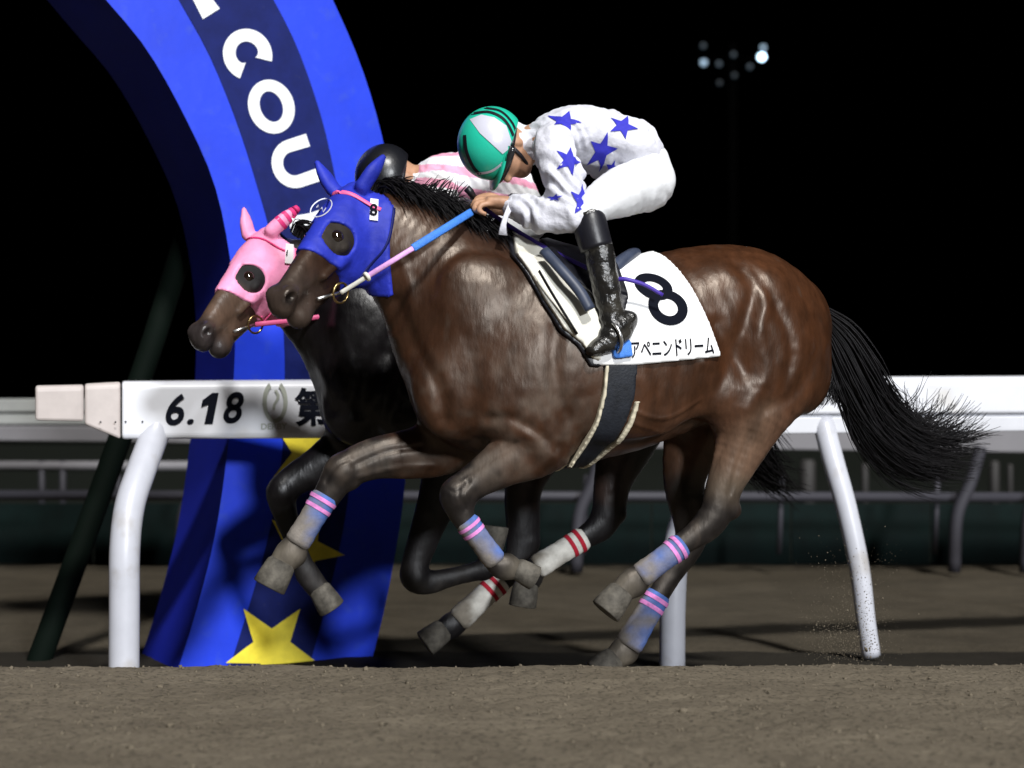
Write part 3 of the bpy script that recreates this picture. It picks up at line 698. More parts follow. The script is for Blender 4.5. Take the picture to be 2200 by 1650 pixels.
V2 = np.array([[-9, -22], [9, -24], [10, 22], [-7, 24]]); head_print(h1, hf1, ht1, 803, 450, V2, [(0, 1, 2, 3)], M['white_number'], 'hood_tag', hood1, lift=.007)
V2, F2 = text_outline('8', .02); V2 = (V2-V2.mean(0))*34; head_print(h1, hf1, ht1, 803, 450, V2, F2, M['print_black'], 'tag_number', hood1, lift=.010)

make_hoof(h1, FR, (1112, 1222), (1150, 1243), .15, 24, 33); make_hoof(h1, FR, (604, 1212), (577, 1262), -.14, 32, 44)
make_hoof(h1, FR, (1334, 1272), (1300, 1315), .15, 30, 43); make_hoof(h1, FR, (1318, 1415), (1280, 1448), -.14, 28, 38)
BLUE = (.070, .135, .38)
make_bandage(h1, FR, (1000, 1118), (1066, 1208), .15, 27, 27, BLUE, (.12, .27), M['band_pink'], .18, 1)
make_bandage(h1, FR, (700, 1065), (636, 1170), -.14, 31, 30, BLUE, (.10, .26), M['band_pink'], .12, 2)
make_bandage(h1, FR, (1466, 1170), (1372, 1240), .15, 29, 29, BLUE, (.10, .24), M['band_pink'], .12, 3)
make_bandage(h1, FR, (1416, 1276), (1348, 1390), -.14, 29, 33, BLUE, (.10, .25), M['band_pink'], .12, 4)

def px_guides(fr, G, v): return [np.array([fr.T(p[0], p[1], v+(p[2] if len(p) > 2 else 0)) for p in g]) for g in G]
g = px_guides(FR, [[(1758, 664), (1812, 700), (1856, 768), (1900, 845), (1955, 905), (2030, 938), (2118, 955)],
                   [(1762, 680), (1808, 730), (1845, 810), (1890, 895), (1950, 955), (2030, 985), (2108, 985)],
                   [(1766, 705), (1797, 765), (1826, 845), (1866, 925), (1925, 985), (2000, 1012), (2080, 1010)],
                   [(1768, 720), (1786, 780), (1812, 848), (1850, 928), (1905, 988), (1975, 1018), (2055, 1012)]], 0)
TV, TF = strands(g, 1300, .0036, .0005, .020, seed=3, t1=(.60, 1.0), wave=.022)
g2 = px_guides(FR, [[(1880, 860), (1925, 885), (1950, 860), (1958, 818)], [(1920, 900), (1980, 915), (2020, 890), (2035, 845)], [(1950, 930), (2020, 940), (2060, 915), (2085, 880)], [(1990, 950), (2060, 955), (2100, 940), (2125, 925)]], 0)
TV2, TF2 = strands(g2, 200, .0024, .0007, .022, seed=5, t1=(.6, 1.05-.05), wave=.01)
g3 = px_guides(FR, [[(1768, 740), (1778, 790), (1768, 835), (1745, 880)], [(1772, 740), (1795, 800), (1798, 840), (1790, 865)], [(1780, 740), (1810, 800), (1822, 850), (1815, 880)]], 0)
TV3, TF3 = strands(g3, 300, .0034, .0008, .010, seed=6, t1=(.6, 1.0), wave=.006)
part(h1, 'tail', np.vstack([TV, TV2, TV3]), np.vstack([TF, TF2+len(TV), TF3+len(TV)+len(TV2)]), M['hair'])
MG = []
for q in np.linspace(0, 1, 16):
    b = catmull(np.array([(812, 402), (860, 412), (920, 432), (1000, 468), (1085, 516), (1130, 548)], float), 8); p = b[int(q*(len(b)-1))]
    MG.append([(p[0]-8, p[1]+22, 0), (p[0]+8, p[1]-8, .01), (p[0]+40, p[1]+2+16*q, .055), (p[0]+78, p[1]+40+30*q, .095)])
MV, MF = strands(px_guides(FR, MG, 0), 620, .0048, .0008, .011, seg=9, seed=8, t1=(.55, 1.0), wave=.006)
MG2 = [[(900, 425), (915, 405), (935, 398)], [(940, 440), (955, 405), (958, 380)], [(970, 450), (985, 420), (992, 395)]]
MV2, MF2 = strands(px_guides(FR, MG2, 0), 60, .0035, .0008, .012, seg=7, seed=9, t1=(.6, 1.0))
part(h1, 'mane', np.vstack([MV, MV2]), np.vstack([MF, MF2+len(MV)]), M['hair'])
# reins
HAND1 = FR.T(1014, 455, .085)
def rein(t, pts, w, m, name, parent=None):
    P = catmull(np.array(pts), 6) if len(pts) > 2 else np.array(pts); V, F = loft(P, w, .004, seg=8); return part(t, name, V, F, m, parent=parent)
bp_ = FR.world(bit1)[0]; bpx = (CX+FPX*bp_[0]/bp_[1], HY-FPX*(bp_[2]-CAMH)/bp_[1]); bv = -bit1[1]
def mid(q): return FR.T(1014+(bpx[0]-1014)*q, 455+(bpx[1]-455)*q, np.interp(q, [0, .12, .3, .6, 1], [.085, .165, .225, .245, bv]))
ra, rb = mid(0), bit1
rein(h1, [mid(q) for q in (0, .06, .12, .2, .3, .38, .45)], .0135, M['sky_rein'], 'rein'); rein(h1, [mid(q) for q in (.45, .55, .65, .80)], .0088, M['lilac'], 'rein'); rein(h1, [mid(.80), mid(.9), mid(1.0)], .0075, M['white_pad'], 'rein')
kn = mid(.80); V, F = torus(kn, norm(rb-ra), .010, .007); part(h1, 'rein_knot', V, F, M['white_pad'])
rb2 = hf1['H'](.350, -.072, -.165); rein(h1, [FR.T(1020, 462, -.05), FR.T(920, 560, -.12), rb2], .009, M['lilac'], 'rein')
tag(h1.e, 'bay race horse in a blue eye hood, number 8 cloth on its back', 'horse')

# ------------------------------------------------------------------ the black horse beyond it
DV2 = -.75
h2 = Thing('race_horse', FR, (-.35, .75, 0))
hf2 = head_frame(FR, 562, 508, DV2, .79, .74, -.05, .94)
mp = lambda n: ((n[0]-1330)*.92+1065, (n[1]-950)*.92+962, n[2], n[3]*.92, n[4])
TR2 = [mp(n) for n in TR1]; TR2[0] = (TR2[0][0]+30,)+TR2[0][1:]; TR2[1] = (TR2[1][0]+12,)+TR2[1][1:]; MU2 = [((m[0]-1330)*.92+1065, (m[1]-950)*.92+962, m[2], m[3]*.92, m[4]*.92, m[5], m[6], m[7]) for m in MU1]
NK2 = [(612, 570, 0, 70, .075), (668, 632, 0, 98, .085), (752, 700, 0, 122, .105), (826, 768, 0, 150, .15), (885, 825, 0, 165, .19)]
LEGS2 = [
    dict(n=[(840, 880, -.12, 80, .07), (760, 950, -.14, 60, .058), (690, 1000, -.14, 44, .046), (640, 1028, -.14, 36, .040), (607, 1058, -.14, 33, .038), (612, 1100, -.14, 27, .03), (630, 1155, -.14, 21, .024), (648, 1205, -.14, 22, .024), (660, 1232, -.14, 27, .03), (690, 1272, -.14, 23, .027)], knob=[(605, 1056, -.14, 30)]),
    dict(n=[(900, 890, .13, 80, .07), (960, 985, .14, 62, .06), (945, 1060, .14, 46, .05), (918, 1135, .14, 36, .04), (896, 1200, .14, 31, .036), (892, 1238, .14, 32, .038), (920, 1250, .14, 27, .03), (970, 1240, .14, 20, .024), (1020, 1228, .14, 21, .024), (1045, 1218, .14, 26, .029), (1055, 1180, .14, 22, .026)], knob=[(890, 1238, .14, 28)]),
    dict(n=[(1360, 760, .13, 115, .105), (1365, 860, .14, 95, .09), (1345, 950, .14, 66, .065), (1318, 1030, .14, 44, .046), (1308, 1095, .14, 37, .040), (1290, 1130, .14, 33, .034), (1255, 1155, .14, 25, .027), (1200, 1188, .14, 23, .025), (1152, 1220, .14, 26, .028), (1138, 1240, .14, 29, .031), (1130, 1258, .14, 25, .028)], knob=[(1328, 1105, .14, 18)]),
    dict(n=[(1320, 800, -.13, 105, .1), (1240, 890, -.14, 80, .08), (1160, 970, -.14, 56, .06), (1125, 1050, -.14, 42, .046), (1124, 1130, -.14, 38, .040), (1118, 1190, -.14, 34, .035), (1085, 1240, -.14, 25, .027), (1030, 1290, -.14, 23, .025), (985, 1332, -.14, 26, .028), (968, 1345, -.14, 28, .031), (950, 1355, -.14, 24, .028)], knob=[(1140, 1165, -.14, 18)])]
GR2 = [([(640, 690), (670, 790), (715, 880)], -.014, .024), ([(900, 640), (820, 760), (770, 880)], -.012, .026), ([(730, 700), (760, 800), (760, 900)], .007, .02), ([(840, 760), (830, 850), (800, 940)], -.012, .022), ([(860, 800), (840, 900), (870, 960)], .006, .016)]
def paint2(V, N, fr):
    n1, n2 = fbm(V, 5, 3, 41), fbm(V, 12, 3, 45); c = np.tile(np.array([.0050, .0042, .0050]), (len(V), 1))*(1+.35*n1+.25*n2)[:, None]
    hx, hy, hz = hf2['inv'](V); onhead = smoothstep(.22, .30, hx)*(np.abs(hy) < .13)*(hz > -.26)*(hz < .12)*(hx < .72)
    w = (onhead*.9)[:, None]; c = c*(1-w)+np.array([.085, .052, .035])*w
    w = (smoothstep(.44, .54, hx)*onhead*.9)[:, None]; c = c*(1-w)+np.array([.022, .019, .020])*w
    w = (np.exp(-(((hx-.222)/.075)**4+((hz+.05)/.075)**4))*(np.abs(hy) > .03)*(np.abs(hx) < .6)*.9)[:, None]; c = c*(1-w)+np.array([.005, .0045, .005])*w; ez2 = w[:, 0]
    w = np.clip(smoothstep(.40, .10, V[:, 2])*(.10+.4*n2), 0, .35)[:, None]; c = c*(1-w)+np.array([.06, .052, .044])*w
    w = (chain_weight(V, fr, [(1330, 930, .14), (1312, 1050, .14)], DV2, .05, .10)*.8+chain_weight(V, fr, [(1160, 960, -.14), (1125, 1060, -.14)], DV2, .05, .10)*.8)[:, None]; w = np.clip(w, 0, .8)
    c = c*(1-w)+np.array([.030, .017, .013])*w
    return np.column_stack([np.clip(c, .001, 1), np.clip(.36+.16*smoothstep(.55, .3, V[:, 2])+.08*n2+.4*ez2, .3, .85)])
MU2 = [m if i != 1 else (m[0]+30,)+m[1:] for i, m in enumerate(MU2)]
S2 = dict(thing=h2, dv=DV2, mid=DV2, lo=(-1.55, .75-.52, -.10), hi=(.62, .75+.40, 1.66), h=.0075, trunk=TR2, neck=NK2, muscle=MU2, legs=LEGS2, groove=GR2, paint=paint2, mat=M['coat_black'], hf=hf2)
F2_, _ = make_horse(S2)
EARS2 = {1: (ear_tip(hf2, 1, 643, 444), np.array([0, -.01, .0])), -1: (ear_tip(hf2, -1, 524, 450), np.array([0, .0, .0]))}
hood2, HV2, HQ2 = make_hood(h2, F2_, hf2, M['pink_hood'], EARS2)
ht2 = bvh_of(HV2, HQ2)
for y in (1, -1): eye_ball(h2, hf2, y)
bit2 = bit(h2, hf2); bit(h2, hf2, -1)
strap_on_head(h2, hf2, ht2, [(.045, -.085, .03), (.05, -.04, .06), (.05, 0, .06), (.05, .045, .05), (.045, .085, .01), (.04, .10, -.04)], .004, M['magenta'], 'brow_strap')
strap_on_head(h2, hf2, ht2, [(.01, .10, -.06), (.08, .10, -.10), (.16, .085, -.14), (.24, .07, -.165), (.30, .06, -.175)], .004, M['pink'], 'cheek_strap')
def ear_bands(t, hf, tree, y, tip, ks):
    tp, md = tip; b_ = hf['H'](.0, .062*y, -.005); C = catmull(np.array([b_, b_+(tp-b_)*.5+md, tp]), 10); R = catmull(np.array([[.022, .016], [.021, .012], [.002, .0015]]), 10)
    for k in ks:
        i = int(k*(len(C)-3)); P = C[i:i+3]; V, F = loft(P, R[i:i+3, 0]*hf['sc']+.0095, R[i:i+3, 1]*hf['sc']+.0095, lat=hf['L'], seg=16, cap=(k > .93)); part(t, 'ear_stripe', V, F, M['magenta'], parent=hood2)
ear_bands(h2, hf2, ht2, 1, EARS2[1], (.35, .58, .8, .97))
V2 = np.array([[-9, -20], [9, -22], [10, 20], [-7, 22]]); head_print(h2, hf2, ht2, 621, 545, V2, [(0, 1, 2, 3)], M['white_number'], 'hood_tag', hood2, v=DV2+.1, lift=.007)
V2, F2 = text_outline('0', .01); V2 = (V2-V2.mean(0))*26; head_print(h2, hf2, ht2, 621, 545, V2, F2, M['print_black'], 'tag_number', hood2, v=DV2+.1, lift=.010)
make_hoof(h2, FR, (686, 1266), (714, 1308), DV2-.14, 25, 36); make_hoof(h2, FR, (1056, 1178), (1062, 1130), DV2+.14, 26, 38)
make_hoof(h2, FR, (1130, 1256), (1122, 1304), DV2+.14, 27, 36); make_hoof(h2, FR, (952, 1354), (912, 1384), DV2-.14, 26, 36)
WHT = (.74, .72, .66)
make_bandage(h2, FR, (1256, 1155), (1150, 1220), DV2+.14, 27, 28, WHT, (.12, .28), M['band_red'], -.42, 11)
make_bandage(h2, FR, (1078, 1246), (982, 1334), DV2-.14, 27, 29, WHT, (.12, .28), M['band_red'], -.12, 12)
g = px_guides(FR, [[(1480, 760), (1560, 820), (1630, 900), (1665, 980), (1690, 1060)], [(1480, 790), (1540, 860), (1600, 950), (1640, 1020), (1700, 1075)], [(1475, 820), (1520, 900), (1580, 980), (1640, 1040), (1730, 1070)]], DV2)
V, F = strands(g, 260, .0045, .0009, .022, seed=13, t1=(.75, 1.0), wave=.015); part(h2, 'tail', V, F, M['hair'])
MG = [[(p[0], p[1], 0), (p[0]+14, p[1]-22, .01), (p[0]+48, p[1]-5, .05), (p[0]+75, p[1]+35, .08)] for p in catmull(np.array([(625, 500), (700, 545), (780, 600), (860, 650)], float), 4)]
V, F = strands(px_guides(FR, MG, DV2), 300, .0045, .0008, .010, seg=8, seed=14, t1=(.6, 1.0)); part(h2, 'mane', V, F, M['hair'])
rein(h2, [FR.T(1000, 620, DV2+.12), FR.T(815, 646, DV2+.12), FR.T(690, 680, DV2+.10), bit2], .0095, M['pink'], 'rein')
tag(h2.e, 'black race horse in a pink eye hood with white red-striped leg bandages', 'horse')

# ================================================================== SADDLE OF THE BAY HORSE
sd1 = Thing('racing_saddle', FR, (0.0, 0, 0))
def side_region(F, fr, poly_px, v, near=False):
    P = np.array([fr.T(p[0], p[1], v) for p in poly_px]); lo, hi = P.min(0), P.max(0)
    sl = F.sl((lo[0]-.05, -.45, lo[2]-.05), (hi[0]+.05, .42, hi[2]+.12)); X, Y, Z = F.grid(sl)
    r = poly_sd(X, Z, [(p[0], p[2]) for p in P]); r = np.broadcast_to(r, (len(F.ax[0][sl[0]]), len(F.ax[1][sl[1]]), len(F.ax[2][sl[2]]))).copy()
    if near: r = np.maximum(r, Y+0*r)
    return sl, r
CLOTH = [(1240, 530), (1330, 520), (1400, 500), (1445, 500), (1492, 612), (1548, 766), (1440, 777), (1350, 786), (1268, 786), (1250, 600)]
sl, r = side_region(F1, FR, CLOTH, .27)
Fc = Field(F1.lo, F1.lo+F1.h*(F1.n-1), F1.h); Fc.D = F1.D
V, Q = shell(F1, sl, r, .016, .012)
cloth = part(sd1, 'number_cloth', V, Q, M['white_number']); ctree = bvh_of(V, Q)
# the figure 8 and the name below it
def ring2(cx, cy, rx, ry, w, rotd):
    a_ = np.radians(np.arange(0, 360, 10)); o = np.column_stack([rx*np.cos(a_), ry*np.sin(a_)]); i = np.column_stack([(rx-w)*np.cos(a_), (ry-w*.95)*np.sin(a_)])
    V_, F_ = strip(o, i, True); return place_px(V_, cx, cy, rotd), F_
for (cx, cy, rx, ry, w, lf) in ((1413, 614, 39, 30, 20, .0030), (1434, 661, 42, 39, 21, .0034)):
    P2, F_ = ring2(cx, cy, rx, ry, w, 20); V, G = drape(FR, .27, P2, F_, ctree, 8, lf); part(sd1, 'figure', V, G, M['print_black'], parent=cloth)
V2, F_ = text_outline('アペニンドリーム', .012); P2 = fit_px(V2, 1438, 748, 182, 36, -3.2); V, G = drape(FR, .27, P2, F_, ctree, 9, .003, False); part(sd1, 'name_lettering', V, G, M['print_black'], parent=cloth)
# white pad in front with its black binding, dark saddle and flap
PADB = [(1118, 540), (1130, 440), (1260, 440), (1290, 640), (1290, 700), (1284, 790), (1262, 788), (1236, 744), (1202, 714), (1169, 650), (1139, 580)]
PAD = [(1126, 540), (1140, 440), (1225, 440), (1225, 570), (1272, 632), (1284, 700), (1280, 775), (1266, 772), (1242, 738), (1206, 706), (1174, 645), (1146, 578)]
sl, r = side_region(F1, FR, PADB, .26); V, Q = shell(F1, sl, r, .014, .012); part(sd1, 'pad_binding', V, Q, M['black'])
sl, r = side_region(F1, FR, PAD, .26); V, Q = shell(F1, sl, r, .030, .012); part(sd1, 'pad', V, Q, M['white_pad'])
pl = catmull(np.array([(1158, 582, .245), (1192, 640, .27), (1240, 718, .295)], float), 5)
V, F = loft(lean(FR, [(p[0], p[1], p[2]+.022) for p in pl]), .0035, .012, seg=8); part(sd1, 'pad_seam', V, F, M['black'])
FLAP = [(1190, 500), (1300, 470), (1345, 560), (1345, 640), (1310, 735), (1296, 690), (1268, 630), (1220, 575)]
sl, r = side_region(F1, FR, FLAP, .26); V, Q = shell(F1, sl, r, .044, .012); part(sd1, 'flap', V, Q, M['black'])
pl = catmull(np.array([(1168, 538, .17), (1205, 578, .225), (1245, 625, .265), (1268, 665, .285)], float), 5); V, F = loft(lean(FR, [(p[0], p[1], p[2]+.048) for p in pl]), .019, .012, seg=10); part(sd1, 'flap_edge', V, F, M['saddle_blue'])
for y in (.10,):
    pl = catmull(np.array([(1290, 610, .16), (1325, 570, .13), (1352, 548, .08), (1362, 545, 0.0), (1352, 548, -.08)], float), 5); V, F = loft(lean(FR, [(p[0], p[1], p[2]) for p in pl]), .020, .026, lat=(1, 0, .4), seg=12); part(sd1, 'cantle', V, F, M['saddle_blue'])
# girth: a band round the barrel, with cream edges
def surf_y(F, x, z):
    i, k = int(round((x-F.lo[0])/F.h)), int(round((z-F.lo[2])/F.h)); c = F.D[np.clip(i, 0, F.n[0]-1), :, np.clip(k, 0, F.n[2]-1)]; j = np.argmax(c < 0)
    return F.lo[1]+F.h*j if (c < 0).any() else None
GC = [(1315, 775, 30), (1312, 840, 31), (1302, 900, 32), (1285, 950, 32), (1262, 998, 30), (1245, 1030, 28)]
def girth_poly(a, b): 
    L_ = [(p[0]+a(p)[0], p[1]+a(p)[1]) for p in GC]; R_ = [(p[0]+b(p)[0], p[1]+b(p)[1]) for p in GC]; return L_+R_[::-1]
gp = [(1283, 780), (1352, 780), (1350, 850), (1335, 910), (1312, 965), (1280, 1040), (1225, 1040), (1252, 975), (1275, 905), (1286, 840)]
sl, r = side_region(F1, FR, gp, .22); V, Q = shell(F1, sl, r, .013, .012); girth = part(sd1, 'girth', V, Q, M['girth'])
for e in ([(1285, 788), (1292, 788), (1288, 850), (1278, 908), (1257, 970), (1230, 1030), (1222, 1030), (1249, 968), (1271, 905), (1281, 848)], [(1352, 862), (1340, 910), (1316, 965), (1288, 1010), (1296, 1014), (1326, 968), (1350, 912), (1360, 862)]):
    sl, r = side_region(F1, FR, e, .22); V, Q = shell(F1, sl, r, .020, .012); part(sd1, 'girth_edge', V, Q, M['cream'], parent=girth)
# stirrup iron and leather
ft = FR.T(1312, 742, .31)
V, F = torus(FR.T(1314, 725, .31), np.array([1, .25, .3]), .055, .006); part(sd1, 'stirrup', V, F, M['steel'])
sl, r = side_region(F1, FR, [(1305, 740), (1345, 730), (1350, 768), (1310, 772)], .27, True); V, Q = shell(F1, sl, r, .034, .012); part(sd1, 'stirrup_pad', V, Q, M['sky_rein'])
tag(sd1.e, 'dark racing saddle with white pad and white number 8 cloth on the bay horse', 'saddle')

# ================================================================== JOCKEYS
def make_jockey(label, mp_, dv, mats, extra, helm, head_r=1.0):
    fr = FR; cpt = fr.T(*mp_(1300, 400), dv); t = Thing('person', fr, (cpt[0], -dv, cpt[2]-.15)); K = mp_(1, 0)[0]-mp_(0, 0)[0]
    def nd(N): 
        out = []
        for n in N: p = mp_(n[0], n[1]); out.append((p[0], p[1], n[2], n[3]*K, n[4]))
        return nodes(fr, out, dv)
    TORSO = [(1388, 385, 0, 52, .150), (1340, 325, 0, 68, .155), (1270, 300, 0, 68, .160), (1200, 298, 0, 58, .165), (1150, 306, 0, 40, .10)]
    def arm(s): return [(1190, 308, .165*s, 46, .062), (1212, 385, .225*s, 41, .055), (1226, 458, .26*s, 34, .046)], [(1228, 462, .262*s, 36, .048), (1165, 460, .20*s, 37, .046), (1105, 442, .115*s, 24, .034)]
    def thigh(s): return [(1388, 395, .09*s, 56, .088), (1335, 412, .18*s, 54, .078), (1280, 442, .255*s, 38, .058), (1262, 462, .275*s, 30, .05)]
    def shank(s): return [(1264, 466, .275*s, 31, .050), (1284, 530, .29*s, 31, .050), (1300, 610, .30*s, 29, .046), (1313, 680, .30*s, 26, .040), (1318, 715, .30*s, 25, .040)]
    def foot(s): return [(1352, 688, .30*s, 19, .034), (1328, 712, .305*s, 25, .040), (1300, 738, .31*s, 21, .038), (1274, 752, .315*s, 15, .032)]
    lo = np.array([1e9]*3); hi = -lo
    for N in (TORSO, shank(1), shank(-1), [(950, 300, 0, 1, .1), (1450, 780, 0, 1, .1), (1000, 200, 0, 1, .1)]):
        P, _, _ = nd(N); lo = np.minimum(lo, P.min(0)); hi = np.maximum(hi, P.max(0))
    lo -= .16; hi += .16; h = .0062
    # the body: head, neck, trunk, limbs and hands as one skin
    F = Field(lo, hi, h)
    P, a, b = nd(TORSO); F.chain(P, a*.86, b*.9, k=.05)
    for s in (1, -1):
        for N in arm(s)+(thigh(s), shank(s), foot(s)): P, a, b = nd(N); F.chain(P, a*.70, b*.70, k=.03)
    hc = fr.T(*helm['c'], dv+helm['v']); q = math.radians(helm['tilt']); CR = np.array([-math.cos(q), 0, math.sin(q)]); DN = np.array([-math.sin(q), 0, -math.cos(q)]); LT = np.array([0, -1.0, 0])
    w = math.radians(helm['turn']); DNr = DN*math.cos(w)+LT*math.sin(w); LTr = LT*math.cos(w)-DN*math.sin(w); AX = (CR, DNr, LTr)
    hp = lambda c_, d_, l_: hc+CR*c_+DNr*d_+LTr*l_
    F.ell(hp(-.015, 0, 0), AX, (.105, .092, .076), .02)                     # skull
    F.ell(hp(-.075, .040, 0), AX, (.065, .062, .060), .03)                   # face
    F.ell(hp(-.125, .060, 0), AX, (.028, .032, .034), .02)                   # chin
    F.chain(np.array([hp(-.045, .095, 0), hp(-.075, .112, 0)]), [.010, .014], [.010, .014], k=.015)   # nose
    for s in (1, -1):
        F.ell(hp(-.060, .004, .074*s), AX, (.030, .017, .010), .008)         # ear
        F.ell(hp(-.045, .088, .030*s), AX, (.012, .012, .016), .010, 'sub')  # eye sockets
    F.chain(np.array([hp(-.105, .094, -.022), hp(-.105, .100, 0), hp(-.105, .094, .022)]), [.004]*3, [.006]*3, k=.008, op='sub')
    P, a, b = nd([(1160, 306, 0, 34, .06)]); F.chain(np.array([P[0], hp(-.08, -.005, 0)]), [.058, .052], [.056, .05], k=.04)
    for s in (1, -1):                                                         # hands closed on the reins
        dd = (0, 0) if s == 1 else (6, 14)
        T3 = lambda px, py, v: fr.T(*mp_(px+dd[0], py+dd[1]), dv+v*s)
        F.chain(np.array([T3(1102, 442, .112), T3(1082, 436, .10), T3(1055, 434, .085)]), [.022, .024, .021], [.030, .036, .040], k=.02)
        for i, (ox, oy, ov) in enumerate(((0, -8, .055), (-3, -4, .075), (-2, 1, .095), (4, 6, .112))):
            L_ = 1-.12*abs(i-1.3)
            F.chain(np.array([T3(1052+ox, 432+oy, ov), T3(1052+ox-26*L_, 432+oy+2, ov), T3(1052+ox-34*L_, 432+oy+18*L_, ov), T3(1052+ox-18*L_, 432+oy+27*L_, ov)]), [.0095, .0095, .009, .008], [.0095, .0095, .009, .008], k=.006, sub=3)
        F.chain(np.array([T3(1078, 430, .062), T3(1052, 420, .045), T3(1030, 424, .045), T3(1020, 434, .055)]), [.013, .011, .010, .008], [.013, .011, .010, .008], k=.010, sub=3)
    V, Q = F.skin(); V = relax(V, Q, 2); part(t, 'body', V, Q, M['skin'])
    def garment(name, m, prims, k=.03, wr=.006, seed=1, cut=None, cols=None, mn=None):
        G = Field(lo, hi, h)
        for N in prims: P, a, b = nd(N); G.chain(P, a, b, k=k)
        if name == 'breeches':
            for s in (1, -1): p = mp_(1378, 392); sc_ = fr.scale(p[0], dv); G.ell(fr.T(*p, dv+.075*s), np.eye(3), (52*K/sc_, .085, 52*K/sc_), .04)
        V, Q = G.skin(); V = relax(V, Q, 2); N_ = normals(V, Q)
        wv = np.sin((V[:, 0]*1.2+V[:, 2]*.7+.05*fbm(V, 7, 2, seed+2))*120)*np.clip(fbm(V, 6, 2, seed+5)+.15, 0, 1)
        V = V+N_*(wr*(fbm(V, 13, 3, seed)+.55*wv))[:, None]
        o = part(t, name, V, Q, m, col=cols(V) if cols else None); return o, V, Q
    a1, a2 = arm(1); b1, b2 = arm(-1)
    # back of the jacket ends at the waist
    jk, JV, JQ = garment('jacket', mats['jacket'], [[(1362, 345, 0, 60, .153)]+TORSO[1:]+[(1128, 312, .0, 42, .08), (1108, 312, .0, 42, .070)], a1, a2, b1, b2], .035, .0125, 3, cols=mats.get('jcol'))
    garment('breeches', mats['breeches'], [[(1392, 392, 0, 52, .150), (1375, 360, 0, 58, .150)], thigh(1), thigh(-1)], .04, .0035, 7)
    for s in (1, -1):
        P, a, b = nd(shank(s)); n_ = 26; A_ = catmull(np.column_stack([P, a, b]), 6)
        G = Field(np.minimum(A_[:, :3].min(0), nd(foot(s))[0].min(0))-.1, np.maximum(A_[:, :3].max(0), nd(foot(s))[0].max(0))+.1, .0058)
        P, a, b = nd(shank(s)); G.chain(P, a*1.04, b*1.04, k=.02); P, a, b = nd(foot(s)); G.chain(P, a*1.06, b*1.06, k=.03)
        V, Q = G.skin(); V = relax(V, Q, 2); N_ = normals(V, Q)
        u = (V-A_[0, :3]) @ norm(A_[-1, :3]-A_[0, :3]); cr = np.sin(u*150+6*vnoise(V, 9, 3))*smoothstep(.20, .36, u)*(.5+.5*vnoise(V, 18, 8))
        V = V+N_*(.0042*cr+.003*fbm(V, 20, 2, 5))[:, None]
        bo = part(t, 'boot', V, Q, M['boot'])
        kn_ = nd([(1259, 452, .268*s, 8, .014), (1261, 457, .271*s, 24, .040), (1266, 470, .275*s, 33, .052), (1272, 500, .283*s, 35, .055), (1282, 535, .29*s, 34, .054)]); A2 = catmull(np.column_stack(kn_), 5)
        V, F_ = loft(A2[:, :3], A2[:, 3]*1.05, A2[:, 4]*1.05, seg=24); part(t, 'boot_top', V, F_, M['black'], parent=bo)
    # cuffs
    for s in (1, -1):
        P, a, b = nd([(1112, 446, .125*s, 28, .038), (1104, 443, .114*s, 28, .038), (1096, 440, .106*s, 26, .036)]); V, F_ = loft(P, a, b, seg=18); part(t, 'cuff', V, F_, mats['cuff'])
    # helmet
    G = Field(hc-.22, hc+.22, .0048); G.ell(hc, AX, (.118, .128, .112), .01); X, Y, Z = G.grid((slice(None),)*3)
    pl_ = (X-hc[0])*CR[0]+(Y-hc[1])*CR[1]+(Z-hc[2])*CR[2]+.052+.18*((X-hc[0])*DNr[0]+(Y-hc[1])*DNr[1]+(Z-hc[2])*DNr[2])*-1
    G.D = np.maximum(G.D, (-pl_).astype(np.float32)); V, Q = G.skin(); V = relax(V, Q, 2); hm = part(t, 'helmet', V, Q, mats['helmet']); HT = bvh_of(V, Q)
    pk = [hp(-.038, .105, y) for y in (-.085, 0, .085)]; pk2 = [hp(-.028, .165, 0)]
    aa = np.linspace(-1.15, 1.15, 15); rim = [hp(-.035, .118*math.cos(x), .108*math.sin(x)) for x in aa]; out_ = [hp(-.050+.010, .160*math.cos(x)**.6 if abs(x) < 1.4 else .06, .100*math.sin(x)) for x in aa]
    V = np.vstack([rim, out_]); n_ = len(aa); V = np.vstack([V, V+CR*.006]); F_ = [(i, i+1, n_+i+1, n_+i) for i in range(n_-1)]+[(2*n_+i, 3*n_+i, 3*n_+i+1, 2*n_+i+1) for i in range(n_-1)]+[(n_+i, n_+i+1, 3*n_+i+1, 3*n_+i) for i in range(n_-1)]
    part(t, 'helmet_peak', V, F_, mats['helmet'], parent=hm)
    # goggles
    gg = [hp(-.052, .100*math.cos(x)+.004, .092*math.sin(x)) for x in np.linspace(-1.25, 1.25, 17)]; V, F_ = loft(gg, .027, .014, lat=CR, seg=10) ; part(t, 'goggles', V, F_, M['goggle'])
    st = [hp(-.050, .100*math.cos(x), .094*math.sin(x)) for x in np.linspace(1.2, 2.6, 10)]; V, F_ = loft(st, .010, .004, lat=LTr, seg=8); part(t, 'goggle_strap', V, F_, M['black'])
    V, F_ = loft([hp(-.03, .02, .090), hp(-.09, .045, .068), hp(-.135, .06, .03)], .007, .003, lat=LTr, seg=8); part(t, 'chin_strap', V, F_, M['black'])
    tag(t.e, label, 'person')
    return dict(t=t, jk=jk, JV=JV, JQ=JQ, hm=hm, HT=HT, hp=hp)
WS = dict(jacket=M['white_cloth'], breeches=M['white_breeches'], cuff=M['white_cloth'], helmet=M['green'])
j1 = make_jockey('rider in white silks with blue stars and green helmet crouched on the bay horse', lambda x, y: (x, y), 0.0, WS, None, dict(c=(1056, 308), v=.0, tilt=12, turn=12))
jt = bvh_of(j1['JV'], j1['JQ'])
